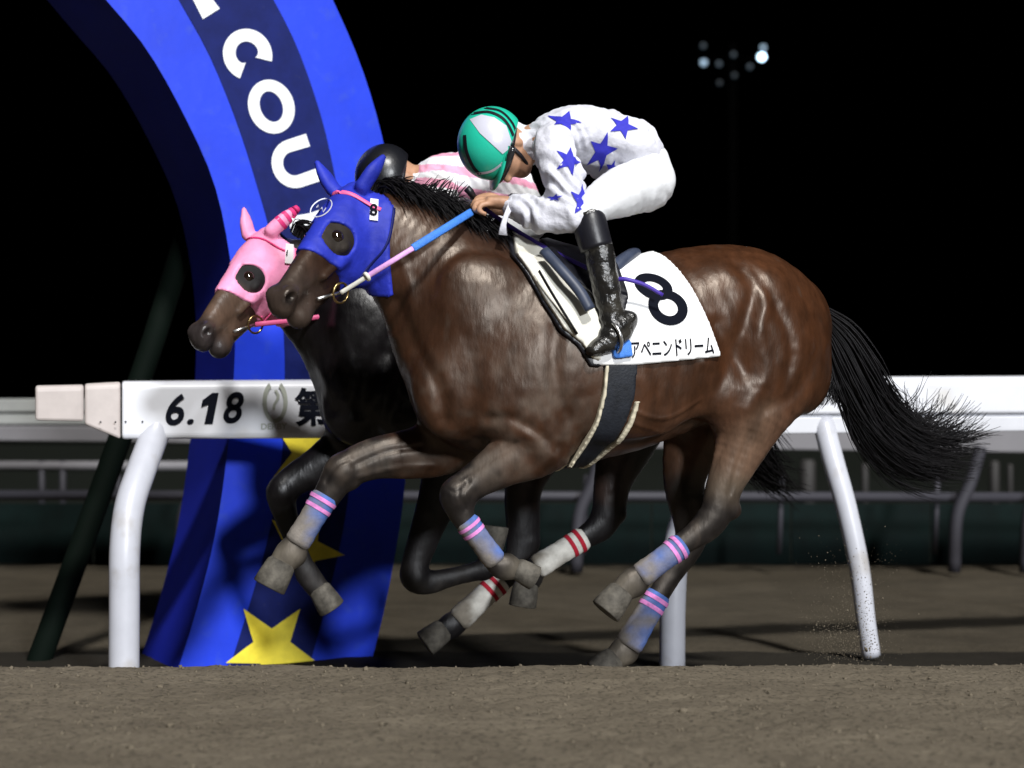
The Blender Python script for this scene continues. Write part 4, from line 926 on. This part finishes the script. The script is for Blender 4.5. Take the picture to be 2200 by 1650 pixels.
for (cx, cy, R, rt, sx, sy) in ((1212, 262, 38, 66, .95, .72), (1338, 272, 34, 60, .95, .85), (1296, 322, 38, 78, .85, 1.0), (1200, 358, 34, 70, .9, 1.0), (1224, 446, 39, 80, .75, 1.05), (1326, 354, 20, 80, .7, .8), (1172, 436, 14, 80, .9, .6)):
    V2, F_ = star2(R, R*.42, rt); P2 = place_px(V2, cx, cy, 0, sx, sy); V, G = drape(FR, .15, P2, F_, jt, 7, .0032)
    if G: part(j1['t'], 'star', V, G, M['star_blue'], parent=j1['jk'])
def helm_print(j, pts, m, name, lift=.0025, line=None):
    d0 = np.array([-FR.o[0], -FR.o[1]]); cl = np.array([FR.c*d0[0]+FR.s*d0[1], -FR.s*d0[0]+FR.c*d0[1], CAMH])
    if line:
        c = catmull(np.array(pts, float), 8); n_ = len(c); tg = np.gradient(c, axis=0); nn = np.column_stack([-tg[:, 1], tg[:, 0]]); nn /= np.linalg.norm(nn, axis=1, keepdims=True)+1e-9
        V2, F_ = strip(c+nn*line/2, c-nn*line/2)
    else: V2, F_ = np.array(pts, float), [tuple(range(len(pts)))]
    V2, G = dice(V2, F_, 5.0); out = []
    for p in V2:
        q = FR.T(p[0], p[1], .1); d = norm(q-cl); h_ = j['HT'].ray_cast(Vector(cl), Vector(d)); out.append(np.array(h_[0])-d*lift if h_[0] is not None else None)
    G = [g_ for g_ in G if all(out[i] is not None for i in g_)]; out = np.array([o if o is not None else np.zeros(3) for o in out])
    u = sorted({i for g_ in G for i in g_}); ix = {k_: i for i, k_ in enumerate(u)}
    if G: part(j['t'], name, out[u], [tuple(ix[i] for i in g_) for g_ in G], m, parent=j['hm'])
helm_print(j1, [(1009, 256), (1034, 246), (1062, 252), (1088, 270), (1099, 303), (1096, 318), (1080, 331), (1055, 308), (1031, 286)], M['helmet_white'], 'helmet_panel')
helm_print(j1, [(1012, 244), (1050, 240), (1082, 255), (1101, 285), (1106, 310)], M['black'], 'helmet_band_and_shade', .005, 5)
helm_print(j1, [(1040, 231), (1075, 238), (1100, 262), (1112, 290)], M['black'], 'helmet_band_and_shade', .005, 4)
helm_print(j1, [(998, 290), (1002, 325), (1016, 358), (1032, 376)], M['black'], 'helmet_band_and_shade', .004, 7)  # this crescent is shade on the helmet's side, drawn as a black line
helm_print(j1, [(1022, 374), (1055, 368), (1082, 348), (1092, 330)], M['helmet_white'], 'helmet_trim', .004, 5)
# ribbon hanging from the cuff
V, F = loft(lean(FR, [(1098, 440, .15), (1088, 462, .16), (1082, 482, .16), (1080, 505, .16)]), [.012, .009, .010, .017], .003, seg=8); part(j1['t'], 'cuff_ribbon', V, F, M['white_cloth'])
# whip
wh = Thing('riding_whip', FR, FR.T(1380, 612, .30))
P = lean(FR, [(1008, 408, .05), (1030, 440, .02), (1150, 520, .10), (1300, 592, .27), (1345, 600, .318), (1385, 612, .325), (1424, 634, .325)]); P = catmull(P, 5)
V, F = loft(P, np.linspace(.009, .0065, len(P)), np.linspace(.009, .004, len(P)), seg=8); part(wh, 'shaft', V, F, M['purple'])
V, F = loft(lean(FR, [(1002, 404, .05), (1010, 412, .05), (1022, 430, .03)]), [.013, .013, .010], [.013, .013, .010], seg=10); part(wh, 'knob', V, F, M['black'])
tag(wh.e, 'thin purple whip lying across the number 8 cloth behind the boot', 'whip')

def stripes(V):
    u = V[:, 2]*1.0+V[:, 0]*.12; s_ = (np.sin(u*2*math.pi/.075+1.2) > .1)[:, None]; return np.where(s_, np.array([.80, .36, .50]), np.array([.80, .80, .82]))
M['pink_stripes'] = mat('pink_and_white_silk', rough=.6, spec=.25, attr=True, bump=.4, bscale=24, bdist=.01)
PS = dict(jacket=M['pink_stripes'], breeches=M['white_breeches'], cuff=M['silk_pink'], helmet=M['helmet_black'], jcol=stripes)
j2 = make_jockey('rider in pink and white striped silks and black helmet on the black horse', lambda x, y: ((x-1150)*.93+900, (y-262)*.90+356), DV2, PS, None, dict(c=(828, 380), v=.0, tilt=10, turn=8))

# ================================================================== FINISH ARCH
ar = Thing('finish_arch', FA, FA.T(560, 1440, 0))
OUT = [(560, -260), (640, -150), (715, 0), (775, 140), (820, 290), (850, 450), (868, 620), (875, 800), (872, 1000), (862, 1110), (832, 1280), (796, 1430), (775, 1500)]
INN = [(-60, -260), (95, -150), (228, 0), (318, 110), (402, 260), (462, 400), (495, 560), (505, 700), (500, 850), (485, 1000), (462, 1150), (425, 1300), (385, 1430), (360, 1500)]
def resample(P, n):
    P = catmull(np.array(P, float), 8); d = np.r_[0, np.cumsum(np.linalg.norm(np.diff(P, axis=0), axis=1))]; q = np.linspace(0, d[-1], n); return np.column_stack([np.interp(q, d, P[:, i]) for i in range(2)])
NS = 40; o_, i_ = resample(OUT, NS), resample(INN, NS); DEP = .62
fo, fi = flat_on(FA, 0, o_), flat_on(FA, 0, i_); back = np.array([0, DEP, 0])
V = np.vstack([fo, fi]); F_ = [(k, k+1, NS+k+1, NS+k) for k in range(NS-1)]
orient(part(ar, 'front_panel', V, F_, M['arch_blue'], smooth=False))
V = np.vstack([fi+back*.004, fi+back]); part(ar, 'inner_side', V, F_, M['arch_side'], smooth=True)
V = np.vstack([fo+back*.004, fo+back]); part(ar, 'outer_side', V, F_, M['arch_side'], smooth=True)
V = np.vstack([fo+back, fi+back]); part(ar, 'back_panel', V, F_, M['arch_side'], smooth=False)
SL_ = [(300, -150), (385, 0), (450, 118), (508, 260), (553, 400), (585, 520), (605, 660), (612, 800), (604, 1000), (570, 1180), (520, 1350), (492, 1440), (475, 1500)]
SR_ = [(500, -150), (588, 0), (642, 110), (690, 250), (718, 370), (742, 500), (757, 660), (762, 800), (755, 1000), (735, 1150), (695, 1320), (662, 1440), (645, 1500)]
a_, b_ = resample(SL_, NS), resample(SR_, NS); V = np.vstack([flat_on(FA, .004, a_), flat_on(FA, .004, b_)]); band = part(ar, 'navy_band', V, F_, M['arch_navy'], smooth=False)
def arch_print(name, P2, F2, m, v=.008): return part(ar, name, flat_on(FA, v, P2), F2, m, parent=band, smooth=False)
def letter(kind, cx, cy, rotd, w, h, st):
    if kind == 'O': V_, F_2 = ring_letter(0, 360, w/2, h/2, st)
    elif kind == 'C': V_, F_2 = ring_letter(48, 312, w/2, h/2, st, .35)
    elif kind == 'U':
        c = [(-w/2, h/2)]+[(w/2*math.cos(x), -h/2+w/2*.9+w/2*.9*math.sin(x)) for x in np.linspace(math.pi, 2*math.pi, 16)]+[(w/2, h/2)]
        i = [(-w/2+st*1.05, h/2)]+[((w/2-st)*math.cos(x), -h/2+w/2*.9+(w/2-st)*.9*math.sin(x)) for x in np.linspace(math.pi, 2*math.pi, 16)]+[(w/2-st*1.05, h/2)]
        V_, F_2 = strip(np.array(c), np.array(i))
    else:
        V_ = np.array([(-st/2*1.15, h/2), (st/2*1.15, h/2), (st/2*.9, 0), (st/2*1.25, -h/2), (-st/2*1.25, -h/2), (-st/2*.9, 0)]); F_2 = [(0, 1, 2, 5), (5, 2, 3, 4)]
    return arch_print('letter', place_px(V_, cx, cy, rotd), F_2, M['arch_white'])
letter('I', 418, -28, -32, 30, 136, 34)
letter('C', 532, 117, 62, 112, 104, 27); letter('O', 583, 229, 70, 118, 98, 25); letter('U', 630, 352, 72, 106, 92, 27); letter('I', 668, 470, 75, 30, 95, 27)
for (cx, cy, R, rt) in ((664, 975, 92, 75), (650, 1180, 92, 80), (584, 1392, 104, 90)):
    V_, F_2 = star2(R, R*.40, -rt); arch_print('star', place_px(V_, cx, cy), F_2, M['star_yellow'])
tag(ar.e, 'tall curved blue finish arch with white letters and yellow stars', 'arch')
pole = Thing('arch_strut', FR, FR.T(80, 1430, -2.2))
P = lean(FR, [(62, 1500, -2.25), (80, 1430, -2.25), (190, 1130, -2.35), (262, 930, -2.42), (330, 730, -2.5), (405, 490, -2.6)]); V, F = loft(P, .056, .056, seg=14); part(pole, 'tube', V, F, M['pole'])
V, F = loft([P[0]-np.array([0, 0, .02]), P[0]+np.array([0, 0, .03])], .12, .12, seg=14); part(pole, 'foot_plate', V, F, M['pole'])
tag(pole.e, 'dark green slanting pole bracing the arch behind the rail end', 'pole')

# ================================================================== NEAR RAIL
VB, VT = -1.16, -1.42            # lateral place of the post feet and of the board
rl_ = Thing('track_rail', FR, FR.T(265, 1440, VB))
def board(name, xa, xb, prof, m, parent=None, bev=.01):
    """A length of board between two photograph columns; prof gives (front offset, py at xa, py at xb)."""
    A = np.array([FR.T(xa, p[1], VT+p[0]) for p in prof]); B = np.array([FR.T(xb, p[2], VT+p[0]) for p in prof]); n = len(prof)
    V = np.vstack([A, B]); F = [(i, (i+1) % n, n+(i+1) % n, n+i) for i in range(n)]+[tuple(range(n))[::-1], tuple(range(n, 2*n))]
    o = orient(part(rl_, name, V, F, m, parent, smooth=False)); bevel(o, bev); return o
bd = board('board', 262, 1150, [(0.045, 832, 826), (.03, 820, 814), (-.14, 818, 812), (-.14, 930, 926), (.04, 944, 940), (.05, 936, 932)], M['rail'])
bd2 = board('board', 1153, 3800, [(.045, 826, 820), (.02, 814, 801), (-.14, 812, 799), (-.14, 910, 898), (.012, 912, 896), (.012, 893, 881), (.045, 892, 880)], M['rail'])
lip = board('lower_lip', 1153, 3800, [(.030, 899, 886), (-.10, 897, 884), (-.10, 938, 908), (.02, 938, 908)], M['rail'], bev=.006)
cp1 = board('end_piece', 182, 259, [(.03, 832, 830), (.015, 824, 820), (-.13, 824, 820), (-.13, 908, 935), (.03, 912, 944)], M['rail_cap'])
cp2 = board('end_cap', 76, 180, [(.035, 836, 834), (.02, 828, 826), (-.11, 828, 826), (-.11, 896, 900), (.03, 904, 906)], M['rail_cap'], bev=.034)
def board_print(name, P2, F2, m, v=VT+.052): return part(rl_, name, flat_on(FR, v, P2), F2, m, parent=bd, smooth=False)
for ch, cx, cy, w_, h_ in (('6', 376, 880, 42, 68), ('.', 409, 906, 15, 12), ('8', 502, 876, 46, 68)):
    V2, F_ = text_outline(ch, .022, .25); board_print('date_figure', fit_px(V2, cx, cy, w_, h_, -2.2), F_, M['print_black'])
board_print('date_figure', np.array([(470, 844), (457, 911), (439, 911), (448, 868), (432, 875), (435, 860), (456, 844)], float), [tuple(range(7))], M['print_black'])
V2, F_ = text_outline('第', .03); board_print('kanji_lettering', fit_px(V2, 672, 874, 78, 84, -1), F_, M['print_black'])
V_, F_2 = ring_letter(118, 422, 27, 46, 9, .2); board_print('horseshoe_mark', place_px(V_, 591, 863), F_2, M['logo'])
c = np.array([(592, 838), (598, 852), (590, 868), (588, 880)], float); c = catmull(c, 4); V_, F_2 = strip(c+[3, 0], c-[3, 0]); board_print('horse_mark', V_, F_2, M['logo'])
V2, F_ = text_outline('DERBY', .02); board_print('mark_lettering', fit_px(V2, 589, 916, 56, 13, -1), F_, M['logo'])
for (x, y) in ((216, 907), (248, 907), (270, 906), (306, 906)):
    a_ = np.radians(np.arange(0, 360, 45)); board_print('bolt', np.column_stack([x+2.2*np.cos(a_), y+2.2*np.sin(a_)]), [tuple(range(8))], M['print_black'], VT+.054)
def post(pts, r):
    P = lean(FR, pts); A = catmull(np.column_stack([P, np.array(r)]), 6); V, F = loft(A[:, :3], A[:, 3], A[:, 3], lat=(1, 0, 0), seg=18); return part(rl_, 'post', V, F, M['post'])
post([(266, 1480, VB), (267, 1300, VB), (268, 1180, VB), (278, 1090, VB-.05), (300, 1020, VB-.13), (328, 945, VB-.24), (338, 915, VB-.27)], [.060]*7)
post([(1444, 1470, VB), (1446, 1280, VB), (1458, 1150, VB-.03), (1500, 1030, VB-.15), (1545, 925, VB-.27)], [.056]*5)
post([(1872, 1410, VB-.05), (1860, 1330, VB-.05), (1846, 1220, VB-.06), (1818, 1090, VB-.10), (1790, 990, VB-.18), (1768, 905, VB-.27)], [.042, .043, .046, .048, .050, .050])
post([(2780, 1400, VB-.05), (2760, 1320, VB-.05), (2735, 1210, VB-.06), (2690, 1085, VB-.10), (2640, 985, VB-.18), (2600, 900, VB-.27)], [.042, .043, .046, .048, .050, .050])
tag(rl_.e, 'white running rail with bent posts and 6.18 on its board', 'rail')

# ================================================================== FAR SIDE: rails, low green panels, floodlights
fb = Frame(0, 12.0, 0.0)
fr_ = Thing('track_rail', fb, (0, 0, ZLOW))
def bar(t, name, Y, x0, ya0, ya1, x1, yb0, yb1, dep, m):
    A = [at(x0, ya0, Y), at(x0, ya1, Y), at(x1, yb1, Y), at(x1, yb0, Y)]; V, F = extrude_poly(np.array(A)-np.array([0, 12.0, 0]), (0, dep, 0)); o = orient(part(t, name, V, F, m, smooth=False)); bevel(o, .012); return o
bar(fr_, 'top_board', 11.9, -200, 857, 886, 2500, 852, 880, .10, M['far_white'])
bar(fr_, 'top_board', 11.92, -200, 888, 912, 2500, 884, 912, .08, M['far_white'])
bar(fr_, 'lower_board', 11.88, -200, 914, 945, 2500, 922, 976, .12, M['far_rail'])
def tube(t, name, Y, pts, r, m):
    P = np.array([at(p[0], p[1], Y) for p in pts])-np.array([0, 12.0, 0]); P = catmull(P, 5) if len(P) > 2 else P; V, F = loft(P, r, r, lat=(0, 1, 0), seg=12); return part(t, name, V, F, m)
tube(fr_, 'pipe', 12.0, [(-200, 1063), (2500, 1069)], .038, M['far_pipe'])
for x in (-80, 400, 1250, 2062, 2215):
    tube(fr_, 'post', 11.86, [(x+45, 960), (x+22, 1040), (x-6, 1110), (x-12, 1230)], .048, M['far_pipe'])
for x in (1260, 1680, 2015, 255):
    tube(fr_, 'stake', 12.05, [(x, 1020), (x-6, 1190)], .02, M['far_pipe'])
tag(fr_.e, 'blurred grey rail with thin posts on the far side of the track', 'rail')
f2 = Thing('track_rail', fb, (0, 2.0, ZLOW))
tube(f2, 'pipe', 14.5, [(-300, 1001), (700, 1001)], .045, M['far_rail'])
for x in (90, 135, 620): tube(f2, 'post', 14.5, [(x, 990), (x, 1150)], .03, M['far_pipe'])
tag(f2.e, 'thin grey pipe rail seen under the far rail behind the arch', 'rail')
gp_ = Thing('green_panel', fb, (0, 1.0, ZLOW))
for k, x in enumerate(range(-400, 2600, 300)):
    A = [at(x+2, 1082, 13.0), at(x+2, 1225, 13.0), at(x+298, 1225, 13.0), at(x+298, 1082, 13.0)]; V, F = extrude_poly(np.array(A)-np.array([0, 12.0, 0]), (0, .03, 0)); orient(part(gp_, 'panel', V, F, M['unlit_panel'], smooth=False))
tag(gp_.e, 'low green panel fence in the dark behind the far rail', 'fence')
# dim things standing in the dark behind the far rail
for (x, y, w_, h_, lab) in ((1735, 1010, 34, 46, 'dim white bollard in the dark behind the far rail, beside the bent white post'), (1858, 1012, 16, 34, 'small pale bollard in the dark behind the far rail, under the black tail'), (2136, 1008, 22, 36, 'pale bollard in the dark beyond the far rail end, outer one of two'), (2170, 1010, 12, 26, 'thin pale bollard in the dark beyond the far rail end, slimmer of two')):
    Y = 17.0; s = Y/FPX; b_ = at(x, y+h_/2, Y); t = Thing('bollard', fb, (b_[0], Y-12.0, ZLOW)); top = at(x, y-h_/2, Y)
    P = [np.array([b_[0], Y-12, ZLOW]), np.array([b_[0], Y-12, top[2]-.03]), np.array([b_[0], Y-12, top[2]])]; V, F = loft(P, [w_*s/2, w_*s/2, w_*s/3], [w_*s/2, w_*s/2, w_*s/3], seg=12); part(t, 'column', V, F, mat('pale_bollard', (.022, .020, .019), .7)); tag(t.e, lab, 'bollard')
# floodlight tower far beyond the track
ft_ = Thing('floodlight_tower', Frame(0, 90.0, 0), np.array(at(1576, 950, 90.0))-np.array([0, 90.0, 0])+np.array([0, 0, ZLOW-CAMH]))
base = at(1576, 950, 90.0)-np.array([0, 90, 0]); top = at(1576, 90, 90.0)-np.array([0, 90, 0])
V, F = loft([np.array([base[0], .4, ZLOW]), np.array([base[0], .4, top[2]])], [.35, .2], [.35, .2], seg=12); part(ft_, 'mast', V, F, M['lamp_case'])
for (x, y, e, r) in ((1637, 122, 9, .19), (1640, 102, .9, .14), (1512, 134, 1.1, .16), (1511, 98, .09, .13), (1545, 137, .12, .13), (1576, 117, .08, .13), (1578, 162, .05, .13), (1611, 143, .10, .13), (1546, 178, .04, .13)):
    c = at(x, y, 90.0)-np.array([0, 90, 0]); V, F = loft([c+np.array([0, 0, 0.]), c+np.array([0, .06, 0])], r, r, lat=(1, 0, 0), seg=16)
    part(ft_, 'lamp', V, F, mat('lamp_glow', (.02, .02, .02), .5, emit=(.55, .78, 1.0), estr=e))
    V, F = loft([c+np.array([0, .07, 0.]), c+np.array([0, .35, 0])], [r*1.1, r*.6], [r*1.1, r*.6], lat=(1, 0, 0), seg=16); part(ft_, 'lamp_housing', V, F, M['lamp_case'])
V, F = loft([at(1495, 128, 90.3)-np.array([0, 90, 0]), at(1655, 128, 90.3)-np.array([0, 90, 0])], .10, .10, seg=8); part(ft_, 'crossbar', V, F, M['lamp_case'])
tag(ft_.e, 'distant floodlight tower with bluish white lamps in the black sky', 'floodlight')

# ================================================================== LOOSE DIRT
def clods(P, R, seed):
    r = np.random.default_rng(seed); ico = np.array([(0, 0, 1), (.9, 0, .3), (.28, .85, .3), (-.72, .53, .3), (-.72, -.53, .3), (.28, -.85, .3), (0, 0, -.8)]); f = [(0, 1, 2), (0, 2, 3), (0, 3, 4), (0, 4, 5), (0, 5, 1), (6, 2, 1), (6, 3, 2), (6, 4, 3), (6, 5, 4), (6, 1, 5)]
    V = []; F = []
    for p, q in zip(P, R):
        A = r.normal(size=(3, 3)); u, _, w_ = np.linalg.svd(A); b = len(V)*1; v = (ico*r.uniform(.6, 1.2, (7, 1))) @ u*q*r.uniform(.6, 1.2, 3)+p; V.append(v); F += [tuple(i+(len(V)-1)*7 for i in g_) for g_ in f]
    return np.vstack(V), np.array(F)
r = np.random.default_rng(3); n = 2600; x = r.uniform(-2.2, 2.2, n); y = r.uniform(3.4, 6.2, n); z = ground_height(x, y)
V, F = clods(np.column_stack([x, y, z+.001]), np.exp(r.normal(-5.35, .45, n)), 4); tag(build('dirt_crumbs', V, F, M['dirt'], smooth=False), 'crumbs of dry dirt lying loose on the track', 'dirt', kind='stuff')
n = 2600; u = r.random(n)**1.5; X0 = FR.world(FR.T(1800, 1400, .0))[0]; ang = r.uniform(-.9, .9, n)
P = np.column_stack([X0[0]+.02+r.normal(0, .07, n)+u*r.uniform(-.10, .16, n), X0[1]+r.normal(0, .12, n), np.abs(r.normal(0, .07, n))+u*.42*r.random(n)-.05])
V, F = clods(P, np.exp(r.normal(-6.5, .5, n)), 6); tag(build('kicked_dirt', V, F, M['dirt'], smooth=False), 'spray of dirt kicked up behind the bay horse', 'dirt', kind='stuff')
